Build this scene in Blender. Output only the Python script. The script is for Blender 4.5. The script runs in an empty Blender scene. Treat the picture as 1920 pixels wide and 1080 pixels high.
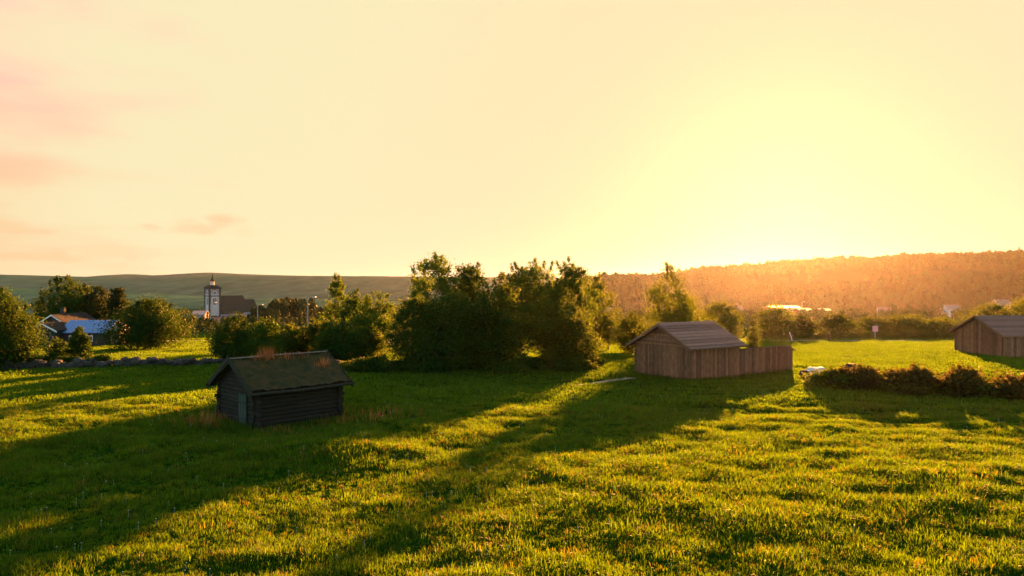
import bpy, math, random
import numpy as np
from mathutils import Vector, Matrix

# ------------------------------------------------------------------ camera, sky, sun, exposure
scene = bpy.context.scene
C = scene.collection
R = math.radians
F_PX, HZ, CAM_H = 1371.0, 532.0, 7.0          # focal length in photo pixels, horizon row, camera height (m)

cam_d = bpy.data.cameras.new('camera'); cam = bpy.data.objects.new('camera', cam_d); C.objects.link(cam)
cam_d.sensor_width = 36.0; cam_d.lens = 36.0 * F_PX / 1920.0
cam_d.clip_start = 0.1; cam_d.clip_end = 30000.0
cam.location = (0, 0, CAM_H); cam.rotation_euler = (R(90) - 8.0 / F_PX, 0, 0)
scene.camera = cam

SUN_AZ, SUN_EL = R(20.3), R(8.0)               # azimuth clockwise from +Y
S = Vector((math.sin(SUN_AZ) * math.cos(SUN_EL), math.cos(SUN_AZ) * math.cos(SUN_EL), math.sin(SUN_EL)))
sun_d = bpy.data.lights.new('sun', 'SUN'); sun = bpy.data.objects.new('sun', sun_d); C.objects.link(sun)
sun_d.energy = 5.0; sun_d.angle = R(0.55); sun_d.color = (1.0, 0.35, 0.075)
sun.rotation_euler = (-S).to_track_quat('-Z', 'Y').to_euler()
sun.location = (40, 100, 60)

world = bpy.data.worlds.new('World'); scene.world = world; world.use_nodes = True
def build_world():
    nt = world.node_tree; N = nt.nodes; L = nt.links; N.clear()
    out = N.new('ShaderNodeOutputWorld'); bg = N.new('ShaderNodeBackground')
    tc = N.new('ShaderNodeTexCoord')
    sky = N.new('ShaderNodeTexSky'); sky.sky_type = 'NISHITA'; sky.sun_disc = False
    sky.sun_elevation = SUN_EL; sky.sun_rotation = SUN_AZ; sky.dust_density = 2.0; sky.air_density = 1.0
    def math_(op, a=None, b=None, c=None):
        m = N.new('ShaderNodeMath'); m.operation = op
        for i, v in enumerate((a, b, c)):
            if v is None: continue
            if isinstance(v, (int, float)): m.inputs[i].default_value = v
            else: L.new(v, m.inputs[i])
        return m.outputs[0]
    def maprange(v, a, b, c, d):
        m = N.new('ShaderNodeMapRange'); m.interpolation_type = 'SMOOTHSTEP'
        L.new(v, m.inputs[0])
        for i, q in enumerate((a, b, c, d)): m.inputs[i + 1].default_value = q
        return m.outputs[0]
    def mix(f, a, b, mode='MIX'):
        m = N.new('ShaderNodeMix'); m.data_type = 'RGBA'; m.blend_type = mode
        if isinstance(f, (int, float)): m.inputs[0].default_value = f
        else: L.new(f, m.inputs[0])
        for s, v in ((6, a), (7, b)):
            if isinstance(v, tuple): m.inputs[s].default_value = (*v, 1)
            else: L.new(v, m.inputs[s])
        return m.outputs[2]
    dot = N.new('ShaderNodeVectorMath'); dot.operation = 'DOT_PRODUCT'
    L.new(tc.outputs['Generated'], dot.inputs[0]); dot.inputs[1].default_value = S
    ang = math_('MULTIPLY', math_('ARCCOSINE', math_('MINIMUM', math_('MAXIMUM', dot.outputs['Value'], -1), 1)), 57.2958)
    sep = N.new('ShaderNodeSeparateXYZ'); L.new(tc.outputs['Generated'], sep.inputs[0])
    nz = N.new('ShaderNodeTexNoise'); mp = N.new('ShaderNodeMapping'); mp.inputs['Scale'].default_value = (2.2, 2.2, 11)
    L.new(tc.outputs['Generated'], mp.inputs[0]); L.new(mp.outputs[0], nz.inputs['Vector'])
    nz.inputs['Scale'].default_value = 1.6; nz.inputs['Detail'].default_value = 5; nz.inputs['Roughness'].default_value = .55
    streak = maprange(nz.outputs[0], .38, .68, -1, 1)
    ang2 = math_('ADD', ang, math_('MULTIPLY', streak, 5.0))
    # thin high cloud and sun-lit air: cream round the sun, peach further out, clear blue behind
    K = 0.0975
    cream = (1.03 * K, 0.905 * K, 0.55 * K); peach = (1.06 * K, 0.64 * K, 0.34 * K); pink = (1.16 * K, 0.61 * K, 0.52 * K)
    elev = math_('MULTIPLY', math_('ARCSINE', sep.outputs['Z']), 57.2958)
    out_col = mix(maprange(elev, 3, 16, 0, 1), peach, pink)
    core = mix(maprange(ang, 8, 38, 0, 1), (1.01 * K, 0.83 * K, 0.50 * K), cream)
    warm = mix(maprange(ang2, 42, 66, 0, 1), core, out_col)
    blue = mix(1.0, sky.outputs[0], (0.05, 0.05, 0.05), 'MULTIPLY')
    warm_f = math_('MULTIPLY', maprange(ang, 60, 100, 1, 0), maprange(elev, 20, 55, 1, .1))
    col = mix(warm_f, blue, warm)
    # small pink wisps of cloud over the church
    def wisp(px, py, sx, sy, amt, col):
        d = Vector(((px - 960) / F_PX, 1, (HZ - py) / F_PX)).normalized()
        az = math.atan2(d.x, d.y); el = math.asin(d.z)
        a = math_('ARCTAN2', sep.outputs['X'], sep.outputs['Y'])
        e = math_('ARCSINE', sep.outputs['Z'])
        u = math_('DIVIDE', math_('SUBTRACT', a, az), sx / F_PX); v = math_('DIVIDE', math_('SUBTRACT', e, el), sy / F_PX)
        r = math_('SQRT', math_('ADD', math_('MULTIPLY', u, u), math_('MULTIPLY', v, v)))
        n2 = N.new('ShaderNodeTexNoise'); n2.inputs['Scale'].default_value = 30; n2.inputs['Detail'].default_value = 4
        m2 = N.new('ShaderNodeMapping'); m2.inputs['Scale'].default_value = (1, 1, 2.5)
        L.new(tc.outputs['Generated'], m2.inputs[0]); L.new(m2.outputs[0], n2.inputs['Vector'])
        r = math_('ADD', r, math_('MULTIPLY', math_('SUBTRACT', n2.outputs[0], .5), 2.2))
        return mix(maprange(r, 0.1, 1.1, amt, 0), col, peach)
    for w in ((362, 427, 58, 15, .55), (420, 413, 40, 12, .6), (283, 424, 30, 8, .45), (455, 436, 30, 10, .2), (30, 435, 60, 6, .5), (60, 480, 120, 10, .5), (220, 470, 150, 12, .25)):
        col = wisp(*w, col)
    L.new(col, bg.inputs['Color']); bg.inputs['Strength'].default_value = 1.0
    L.new(bg.outputs[0], out.inputs['Surface'])
build_world()

scene.view_settings.view_transform = 'Standard'; scene.view_settings.look = 'None'
scene.view_settings.gamma = 1.0; scene.view_settings.exposure = 3.25
scene.cycles.volume_bounces = 0; scene.cycles.max_bounces = 8
scene.cycles.transmission_bounces = 4; scene.cycles.diffuse_bounces = 3

# ------------------------------------------------------------------ helpers
rng = np.random.default_rng(7); random.seed(7)
_tab = rng.random((256, 256))
def vnoise(x, y, s=0):
    x = np.asarray(x, float) + 31.7 * s; y = np.asarray(y, float) + 17.3 * s
    xi = np.floor(x).astype(int); yi = np.floor(y).astype(int); fx = x - xi; fy = y - yi
    fx = fx * fx * (3 - 2 * fx); fy = fy * fy * (3 - 2 * fy)
    a = _tab[xi & 255, yi & 255]; b = _tab[(xi + 1) & 255, yi & 255]; c = _tab[xi & 255, (yi + 1) & 255]; d = _tab[(xi + 1) & 255, (yi + 1) & 255]
    return (a * (1 - fx) + b * fx) * (1 - fy) + (c * (1 - fx) + d * fx) * fy - .5
def sstep(a, b, v):
    t = np.clip((np.asarray(v, float) - a) / (b - a), 0, 1); return t * t * (3 - 2 * t)

def terrain(x, y):
    x = np.asarray(x, float); y = np.asarray(y, float)
    z = -0.03 * np.clip(y - 62, 0, 70)
    right = sstep(-0.25, 0.25, x / np.maximum(np.abs(y), 30))
    z = z - (23 - 9 * right) * sstep(125, 560, y)
    # wooded knoll below the church
    z = z + 7 * np.exp(-((x + 98) / 15) ** 2 - ((y - 330) / 40) ** 2)
    near = 1 - sstep(75, 130, y)
    near = near * (1 - np.exp(-(((x + 12.5) / 5) ** 2 + ((y - 38.5) / 5) ** 2) ** 2)) * (1 - np.exp(-(((x - 15) / 9) ** 2 + ((y - 56.5) / 6) ** 2) ** 2))
    z = z + near * (0.5 * vnoise(x / 14, y / 14, 1) + 0.22 * vnoise(x / 4.2, y / 4.2, 2))
    z = z - .27 * np.exp(-(((x + 12.4) / 6.5) ** 2 + ((y - 38) / 6) ** 2) ** 2)
    z = z + near * (1 - sstep(48, 70, y)) * (0.12 * vnoise(x / 1.3, y / 1.0, 3) + 0.07 * vnoise(x / .6, y / .55, 4))
    z = z + .035 * (1 - sstep(60, 75, y)) * np.sin((y + .12 * x + 1.6 * vnoise(x / 9, y / 9, 6)) * 3.6) * sstep(0, 14, x)   # old mowing rows
    z = z + 0.35 * np.exp(-((x + 7.6) / 3.2) ** 2 - ((y - 30.5) / 1.7) ** 2)
    z = z + 3 * vnoise(x / 120, y / 120, 5) * sstep(200, 500, y)
    return z
def tz(x, y): return float(terrain(x, y))
def PX(px, Y): return (px - 960) / F_PX * Y
def PZ(py, Y): return CAM_H - (py - HZ) / F_PX * Y

class MB:
    def __init__(s): s.v = []; s.f = []
    def add(s, vs, fs):
        o = len(s.v); s.v += [tuple(v) for v in vs]; s.f += [tuple(i + o for i in f) for f in fs]; return s
    def box(s, x0, x1, y0, y1, z0, z1):
        return s.add([(x0, y0, z0), (x1, y0, z0), (x1, y1, z0), (x0, y1, z0), (x0, y0, z1), (x1, y0, z1), (x1, y1, z1), (x0, y1, z1)],
                     [(0, 3, 2, 1), (4, 5, 6, 7), (0, 1, 5, 4), (1, 2, 6, 5), (2, 3, 7, 6), (3, 0, 4, 7)])
    def prism(s, pts, a, b):            # polygon pts of (p,q) extruded, a/b functions to 3D
        n = len(pts); vs = [a(p) for p in pts] + [b(p) for p in pts]
        fs = [tuple(range(n - 1, -1, -1)), tuple(range(n, 2 * n))] + [(i, (i + 1) % n, n + (i + 1) % n, n + i) for i in range(n)]
        return s.add(vs, fs)
    def tube(s, pts, rad, n=6, cap=True):
        pts = [Vector(p) for p in pts]; o = len(s.v); m = len(pts)
        for i, p in enumerate(pts):
            d = (pts[min(i + 1, m - 1)] - pts[max(i - 1, 0)]).normalized()
            u = d.orthogonal().normalized() if abs(d.z) > .9 else Vector((0, 0, 1)).cross(d).normalized()
            w = d.cross(u); r = rad[i] if hasattr(rad, '__len__') else rad
            for k in range(n):
                t = 2 * math.pi * k / n; s.v.append(tuple(p + (u * math.cos(t) + w * math.sin(t)) * r))
        for i in range(m - 1):
            for k in range(n):
                s.f.append((o + i * n + k, o + i * n + (k + 1) % n, o + (i + 1) * n + (k + 1) % n, o + (i + 1) * n + k))
        if cap:
            s.f.append(tuple(o + k for k in range(n - 1, -1, -1))); s.f.append(tuple(o + (m - 1) * n + k for k in range(n)))
        return s
    def mesh(s, name, mat, smooth=False):
        me = bpy.data.meshes.new(name); me.from_pydata(s.v, [], s.f); me.materials.append(mat)
        if smooth: me.polygons.foreach_set('use_smooth', [True] * len(me.polygons))
        me.update(); return me
    def build(s, name, mat, parent=None, smooth=False): return link(name, s.mesh(name, mat, smooth), parent)
def link(name, me, parent=None):
    o = bpy.data.objects.new(name, me); C.objects.link(o)
    if parent: o.parent = parent
    return o
def np_mesh(name, V, Fc, mat, smooth=False):       # V (n,3), Fc (m,k)
    me = bpy.data.meshes.new(name); n, m, k = len(V), len(Fc), Fc.shape[1]
    me.vertices.add(n); me.vertices.foreach_set('co', np.ascontiguousarray(V, np.float32).ravel())
    me.loops.add(m * k); me.loops.foreach_set('vertex_index', np.ascontiguousarray(Fc, np.int32).ravel())
    me.polygons.add(m); me.polygons.foreach_set('loop_start', np.arange(0, m * k, k, dtype=np.int32))
    if smooth: me.polygons.foreach_set('use_smooth', np.ones(m, bool))
    me.materials.append(mat); me.update(calc_edges=True); return me
def thing(name, label, cat, loc=(0, 0, 0), rz=0, group=None):
    o = bpy.data.objects.new(name, None); C.objects.link(o); o.empty_display_size = .2
    o.location = loc; o.rotation_euler = (0, 0, rz); return tag(o, label, cat, group)
def tag(o, label, cat, group=None, kind=None):
    o['label'] = label; o['category'] = cat
    if group: o['group'] = group
    if kind: o['kind'] = kind
    return o
def struct(o): o['kind'] = 'structure'; return o
def dup(root, loc, rz=0, sc=None, label=None):
    r = root.copy(); C.objects.link(r); r.location = loc; r.rotation_euler = (0, 0, rz)
    if sc: r.scale = sc if hasattr(sc, '__len__') else (sc,) * 3
    if label: r['label'] = label
    for ch in list(root.children):
        c = ch.copy(); C.objects.link(c); c.parent = r
        for g in list(ch.children):
            d = g.copy(); C.objects.link(d); d.parent = c
    return r

# ------------------------------------------------------------------ materials
def nodes(name):
    m = bpy.data.materials.new(name); m.use_nodes = True; nt = m.node_tree; nt.nodes.clear()
    return m, nt, nt.nodes, nt.links
def ramp(N, L, fac, stops):
    r = N.new('ShaderNodeValToRGB'); e = r.color_ramp.elements
    while len(e) > 1: e.remove(e[-1])
    for i, (p, c) in enumerate(stops):
        q = e[0] if i == 0 else e.new(p)
        q.position = p; q.color = (*c, 1)
    L.new(fac, r.inputs[0]); return r.outputs[0]
def noise(N, L, scale, detail=4, vec=None, stretch=None, rough=.55):
    n = N.new('ShaderNodeTexNoise'); n.inputs['Scale'].default_value = scale; n.inputs['Detail'].default_value = detail; n.inputs['Roughness'].default_value = rough
    if vec is not None:
        if stretch:
            m = N.new('ShaderNodeMapping'); m.inputs['Scale'].default_value = stretch; L.new(vec, m.inputs[0]); vec = m.outputs[0]
        L.new(vec, n.inputs['Vector'])
    return n.outputs[0]
def mul(N, L, a, b):
    m = N.new('ShaderNodeMix'); m.data_type = 'RGBA'; m.blend_type = 'MULTIPLY'; m.inputs[0].default_value = 1
    L.new(a, m.inputs[6]); L.new(b, m.inputs[7]); return m.outputs[2]
def leaf_mat(name, refl, trans, mixf=.5, spread=.5, rough=.6, scale=.9):
    m, nt, N, L = nodes(name)
    g = N.new('ShaderNodeNewGeometry'); oi = N.new('ShaderNodeObjectInfo'); tc = N.new('ShaderNodeTexCoord')
    n = noise(N, L, scale, 2, tc.outputs['Object'])
    a = N.new('ShaderNodeMath'); a.operation = 'ADD'; L.new(g.outputs['Random Per Island'], a.inputs[0]); L.new(n, a.inputs[1])
    b = N.new('ShaderNodeMath'); b.operation = 'ADD'; L.new(a.outputs[0], b.inputs[0]); L.new(oi.outputs['Random'], b.inputs[1])
    d = N.new('ShaderNodeMath'); d.operation = 'DIVIDE'; L.new(b.outputs[0], d.inputs[0]); d.inputs[1].default_value = 2.6
    lo = 1 - spread; hi = 1 + spread
    c1 = ramp(N, L, d.outputs[0], [(0.15, tuple(q * lo for q in refl)), (.85, (refl[0] * hi * 1.25, refl[1] * hi, refl[2] * hi))])
    c2 = ramp(N, L, d.outputs[0], [(0.15, (trans[0] * lo * .8, trans[1] * lo, trans[2] * lo)), (.85, (trans[0] * hi * 1.15, trans[1] * hi, trans[2] * hi))])
    p = N.new('ShaderNodeBsdfPrincipled'); L.new(c1, p.inputs['Base Color']); p.inputs['Roughness'].default_value = rough
    p.inputs['Specular IOR Level'].default_value = .12
    t = N.new('ShaderNodeBsdfTranslucent'); L.new(c2, t.inputs['Color'])
    s = N.new('ShaderNodeMixShader'); s.inputs[0].default_value = mixf; L.new(p.outputs[0], s.inputs[1]); L.new(t.outputs[0], s.inputs[2])
    o = N.new('ShaderNodeOutputMaterial'); L.new(s.outputs[0], o.inputs[0]); return m
def surf_mat(name, stops, scale=4, stretch=None, rough=.85, detail=5, bump=.3, bscale=None, objrand=.35, metallic=0, spec=.3, coords='Object'):
    m, nt, N, L = nodes(name)
    tc = N.new('ShaderNodeTexCoord'); oi = N.new('ShaderNodeObjectInfo')
    va = N.new('ShaderNodeVectorMath'); va.operation = 'ADD'
    sc = N.new('ShaderNodeVectorMath'); sc.operation = 'SCALE'; L.new(oi.outputs['Location'], sc.inputs[0]); sc.inputs['Scale'].default_value = 3.7
    L.new(tc.outputs[coords], va.inputs[0]); L.new(sc.outputs[0], va.inputs[1])
    n = noise(N, L, scale, detail, va.outputs[0], stretch)
    col = ramp(N, L, n, stops)
    mr = N.new('ShaderNodeMapRange'); L.new(oi.outputs['Random'], mr.inputs[0]); mr.inputs[3].default_value = 1 - objrand; mr.inputs[4].default_value = 1 + objrand
    cc = N.new('ShaderNodeCombineColor'); [L.new(mr.outputs[0], cc.inputs[i]) for i in range(3)]
    col = mul(N, L, col, cc.outputs[0])
    p = N.new('ShaderNodeBsdfPrincipled'); L.new(col, p.inputs['Base Color']); p.inputs['Roughness'].default_value = rough
    p.inputs['Metallic'].default_value = metallic; p.inputs['Specular IOR Level'].default_value = spec
    if bump:
        nb = noise(N, L, bscale or scale * 3, 5, va.outputs[0], stretch)
        b = N.new('ShaderNodeBump'); b.inputs['Strength'].default_value = bump; b.inputs['Distance'].default_value = .03
        L.new(nb, b.inputs['Height']); L.new(b.outputs[0], p.inputs['Normal'])
    o = N.new('ShaderNodeOutputMaterial'); L.new(p.outputs[0], o.inputs[0]); return m
def plain(name, c, rough=.8, metallic=0, objrand=.12):
    return surf_mat(name, [(.3, tuple(q * .82 for q in c)), (.7, tuple(min(1, q * 1.12) for q in c))], 3, None, rough, 4, .1, None, objrand, metallic)

M = {}
M['grass'] = leaf_mat('grass_blade', (.0025, .040, .001), (.115, .24, .002), .5, .6, scale=.35)
M['drygrass'] = leaf_mat('dry_grass_blade', (.20, .10, .035), (.42, .19, .05), .5, .35)
M['roofgrass'] = leaf_mat('lit_roof_straw', (.36, .16, .05), (.42, .18, .05), .45, .4)  # orange dry straw, its colour brightened in place of sunlight
M['straw'] = leaf_mat('straw_blade', (.04, .06, .008), (.20, .22, .008), .5, .4)
M['birch'] = leaf_mat('birch_leaf', (.018, .075, .004), (.085, .145, .004), .5, .5)
M['broad'] = leaf_mat('broad_leaf', (.011, .056, .002), (.045, .085, .003), .45, .5)
M['willow'] = leaf_mat('willow_leaf', (.020, .066, .003), (.09, .135, .004), .5, .5)
M['needle'] = leaf_mat('conifer_needle', (.007, .028, .004), (.04, .06, .005), .3, .5)
M['farleaf'] = leaf_mat('far_leaf', (.010, .048, .012), (.03, .05, .008), .3, .5)
M['hedge'] = leaf_mat('hedge_leaf', (.018, .030, .004), (.075, .070, .006), .45, .5)
M['bark'] = surf_mat('bark', [(.3, (.03, .024, .016)), (.7, (.10, .08, .06))], 6, (3, 3, .6))
M['birchbark'] = surf_mat('birch_bark', [(.38, (.05, .045, .04)), (.5, (.42, .40, .35))], 5, (1, 1, 5))
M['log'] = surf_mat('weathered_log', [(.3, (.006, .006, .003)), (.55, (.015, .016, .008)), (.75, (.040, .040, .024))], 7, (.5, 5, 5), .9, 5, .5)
M['barnwood'] = surf_mat('weathered_plank', [(.3, (.065, .032, .014)), (.52, (.15, .078, .036)), (.75, (.27, .155, .080))], 5, (6, 6, .5), .9, 5, .5, objrand=.38)
M['shingle'] = surf_mat('grey_shingle', [(.3, (.11, .068, .048)), (.7, (.26, .17, .125))], 6, (6, 1, 1), .75, 5, .4, objrand=.38)
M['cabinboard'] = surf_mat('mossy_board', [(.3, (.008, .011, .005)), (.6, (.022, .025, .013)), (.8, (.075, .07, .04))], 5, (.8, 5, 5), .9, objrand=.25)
M['greyboard'] = surf_mat('grey_board', [(.3, (.10, .09, .075)), (.7, (.26, .24, .20))], 6, (.6, 5, 5), .85, objrand=.2)
M['turf'] = surf_mat('roof_turf', [(.3, (.008, .015, .001)), (.45, (.022, .026, .002)), (.6, (.045, .030, .004)), (.75, (.075, .045, .008))], 2.6, None, .95, 7, .9, 9)
M['doorwood'] = surf_mat('green_grey_door_plank', [(.3, (.012, .026, .018)), (.7, (.035, .055, .04))], 5, (5, 5, .6))
M['stone'] = surf_mat('field_stone', [(.3, (.012, .014, .010)), (.6, (.035, .036, .028)), (.8, (.085, .08, .065))], 3, None, .9, 6, .6)
M['pinkstone'] = surf_mat('pink_boulder', [(.3, (.20, .14, .12)), (.7, (.38, .29, .25))], 3, None, .9, 6, .5)
M['white'] = plain('white_paint', (.78, .75, .70)); M['whitewash'] = surf_mat('whitewashed_plaster', [(.3, (.42, .41, .39)), (.7, (.60, .58, .56))], .6, None, .9, 4, .1)
M['churchdark'] = plain('dark_green_timber', (.022, .045, .040)); M['churchroof'] = surf_mat('dark_slate_roof', [(.3, (.003, .020, .018)), (.7, (.008, .038, .034))], .5, (1, 1, 4), .9, spec=.05)
M['blueroof'] = surf_mat('blue_metal_roof', [(.3, (.05, .17, .36)), (.7, (.08, .24, .46))], 2, (1, 5, 1), .45, 4, .15, metallic=.0, objrand=.05, spec=.6)
M['darkwood'] = plain('dark_stained_wood', (.035, .028, .022)); M['brownroof'] = plain('brown_roof', (.022, .018, .014)); M['darkgreen'] = plain('dark_green_paint', (.012, .028, .022))  # brownroof: brown darkened in colour for tree shade on the farm roofs
M['redwood'] = plain('red_barn_paint', (.16, .035, .025)); M['ochre'] = plain('ochre_paint', (.42, .27, .12)); M['greyhouse'] = plain('grey_house_paint', (.26, .25, .24)); M['greyroof'] = plain('grey_slate', (.12, .115, .12), .5)
M['redtile'] = plain('red_tile', (.30, .13, .09)); M['paleroof'] = plain('pale_sheet_roof', (.16, .14, .13), .5, .0); M['pinkroof'] = plain('pale_pink_tile', (.55, .32, .24))  # pinkroof: pale pink tile
M['lit_porch_wood'] = plain('sunlit_porch_board', (.48, .30, .15))  # porch boards, orange sunlight put into the base colour
M['glass'] = plain('window_glass', (.03, .04, .05), .05); M['metal'] = plain('galvanised_steel', (.35, .35, .36), .4, .8); M['lampglass'] = plain('lamp_glass', (.75, .74, .7), .15)
M['carwhite'] = plain('white_car_paint', (.8, .8, .8), .2); M['carsilver'] = plain('silver_car_paint', (.6, .6, .62), .2, .5); M['rubber'] = plain('tyre_rubber', (.02, .02, .02)); M['tarp'] = plain('pale_tarpaulin', (.60, .55, .52), .6)
M['pinksign'] = plain('pink_sign_face', (.62, .34, .32)); M['dirt'] = surf_mat('pale_dirt', [(.3, (.20, .15, .10)), (.7, (.40, .31, .22))], 1.5, None, .95, 6, .5, coords='Object', objrand=.05)
M['sandroad'] = surf_mat('sandy_road', [(.3, (.26, .20, .14)), (.7, (.42, .34, .25))], .7, None, .95, 6, .3, objrand=.05)

def ground_mat():
    m, nt, N, L = nodes('meadow_ground')
    g = N.new('ShaderNodeNewGeometry')
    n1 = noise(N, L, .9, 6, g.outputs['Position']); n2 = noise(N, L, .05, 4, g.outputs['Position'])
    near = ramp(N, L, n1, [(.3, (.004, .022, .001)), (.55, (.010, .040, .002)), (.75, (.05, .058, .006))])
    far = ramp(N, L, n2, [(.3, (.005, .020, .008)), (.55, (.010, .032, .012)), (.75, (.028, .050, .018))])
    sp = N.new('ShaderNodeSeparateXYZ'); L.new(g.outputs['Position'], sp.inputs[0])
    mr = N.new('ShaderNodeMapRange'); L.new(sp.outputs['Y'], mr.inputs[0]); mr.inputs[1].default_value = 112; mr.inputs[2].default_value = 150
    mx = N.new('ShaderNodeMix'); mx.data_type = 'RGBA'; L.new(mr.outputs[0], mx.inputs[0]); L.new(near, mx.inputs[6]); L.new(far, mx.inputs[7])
    p = N.new('ShaderNodeBsdfPrincipled'); L.new(mx.outputs[2], p.inputs['Base Color']); p.inputs['Roughness'].default_value = .95; p.inputs['Specular IOR Level'].default_value = 0
    b = N.new('ShaderNodeBump'); b.inputs['Strength'].default_value = .8; b.inputs['Distance'].default_value = .08
    L.new(noise(N, L, 5, 6, g.outputs['Position']), b.inputs['Height']); L.new(b.outputs[0], p.inputs['Normal'])
    o = N.new('ShaderNodeOutputMaterial'); L.new(p.outputs[0], o.inputs[0]); return m
M['ground'] = ground_mat()
def forest_mat(name, a, b, sc):
    m, nt, N, L = nodes(name); g = N.new('ShaderNodeNewGeometry')
    c = ramp(N, L, noise(N, L, sc, 7, g.outputs['Position'], (1, .12, 5)), [(.35, a), (.7, b)])
    p = N.new('ShaderNodeBsdfPrincipled'); L.new(c, p.inputs['Base Color']); p.inputs['Roughness'].default_value = 1; p.inputs['Specular IOR Level'].default_value = 0
    o = N.new('ShaderNodeOutputMaterial'); L.new(p.outputs[0], o.inputs[0]); return m
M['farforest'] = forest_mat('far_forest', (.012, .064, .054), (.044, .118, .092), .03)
M['hillforest'] = forest_mat('hill_forest', (.010, .022, .008), (.035, .042, .014), .03)

# ------------------------------------------------------------------ ground, hills
def grow(a, b, s0, g):
    r = [a]; s = s0
    while r[-1] < b: r.append(r[-1] + s); s *= g
    return r
ys = sorted(set([-60, -30, -10, 0, 5, 9] + list(np.arange(12, 70, .36)) + grow(70.0, 6500, .5, 1.06)))
xr = grow(48.0, 6500, .5, 1.09)
xs = np.array([-q for q in xr[::-1]] + list(np.arange(-47.6, 47.7, .4)) + xr); ys = np.array(ys, float)
def grid_mesh(name, xs, ys, zf, mat):
    X, Y = np.meshgrid(xs, ys); Z = zf(X, Y); nx, ny = len(xs), len(ys)
    i = np.arange(nx * ny).reshape(ny, nx)
    Fc = np.stack([i[:-1, :-1], i[:-1, 1:], i[1:, 1:], i[1:, :-1]], -1).reshape(-1, 4)
    return np_mesh(name, np.stack([X, Y, Z], -1).reshape(-1, 3), Fc, mat, True)
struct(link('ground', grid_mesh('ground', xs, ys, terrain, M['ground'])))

def ridge(name, prof, Yc, depth, base, bump, mat, n=260, seed=0, dx=0.0):
    # prof: list of (px, py) of the skyline; the hill is a long swell with its crest at distance Yc
    px = np.array([p[0] for p in prof], float); py = np.array([p[1] for p in prof], float)
    us = np.linspace(px[0], px[-1], n); crest = CAM_H - (np.interp(us, px, py) - HZ) / F_PX * Yc
    ts = np.linspace(-1, 1, 46); X0 = (us - 960) / F_PX * Yc
    T, Xg = np.meshgrid(ts, X0, indexing='ij'); Cg = np.broadcast_to(crest, T.shape)
    prf = np.cos(T * math.pi / 2) ** (1.1 if Yc > 1000 else 1.4)
    Yg = Yc + T * depth
    Z = base + (Cg - base) * prf + bump * prf * (vnoise(Xg / (bump * 9), Yg / (bump * 9), seed) + .5 * vnoise(Xg / (bump * 3), Yg / (bump * 3), seed + 1))
    i = np.arange(T.size).reshape(T.shape)
    Fc = np.stack([i[:-1, :-1], i[:-1, 1:], i[1:, 1:], i[1:, :-1]], -1).reshape(-1, 4)
    return np.stack([Xg, Yg, Z], -1).reshape(-1, 3), Fc, np_mesh(name, np.stack([Xg, Yg, Z], -1).reshape(-1, 3), Fc, mat, True)
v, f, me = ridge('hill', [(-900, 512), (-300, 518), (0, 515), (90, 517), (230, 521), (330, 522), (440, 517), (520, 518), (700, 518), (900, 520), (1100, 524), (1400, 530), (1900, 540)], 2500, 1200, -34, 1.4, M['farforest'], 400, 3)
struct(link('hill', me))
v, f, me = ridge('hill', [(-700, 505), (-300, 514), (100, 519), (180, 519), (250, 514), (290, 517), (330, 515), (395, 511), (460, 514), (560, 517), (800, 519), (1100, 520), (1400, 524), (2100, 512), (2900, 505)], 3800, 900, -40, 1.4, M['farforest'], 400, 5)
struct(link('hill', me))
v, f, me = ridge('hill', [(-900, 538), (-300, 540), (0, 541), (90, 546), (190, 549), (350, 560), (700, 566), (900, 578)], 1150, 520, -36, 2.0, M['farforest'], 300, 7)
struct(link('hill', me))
RH = [(1010, 560), (1080, 533), (1140, 525), (1260, 520), (1340, 510), (1400, 504), (1560, 494), (1700, 488), (1820, 482), (1920, 478), (2100, 474), (2500, 470), (3200, 480)]
rv, rf, me = ridge('hill', RH, 820, 270, -22, 2.0, M['hillforest'], 300, 9)
struct(link('hill', me))

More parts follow.
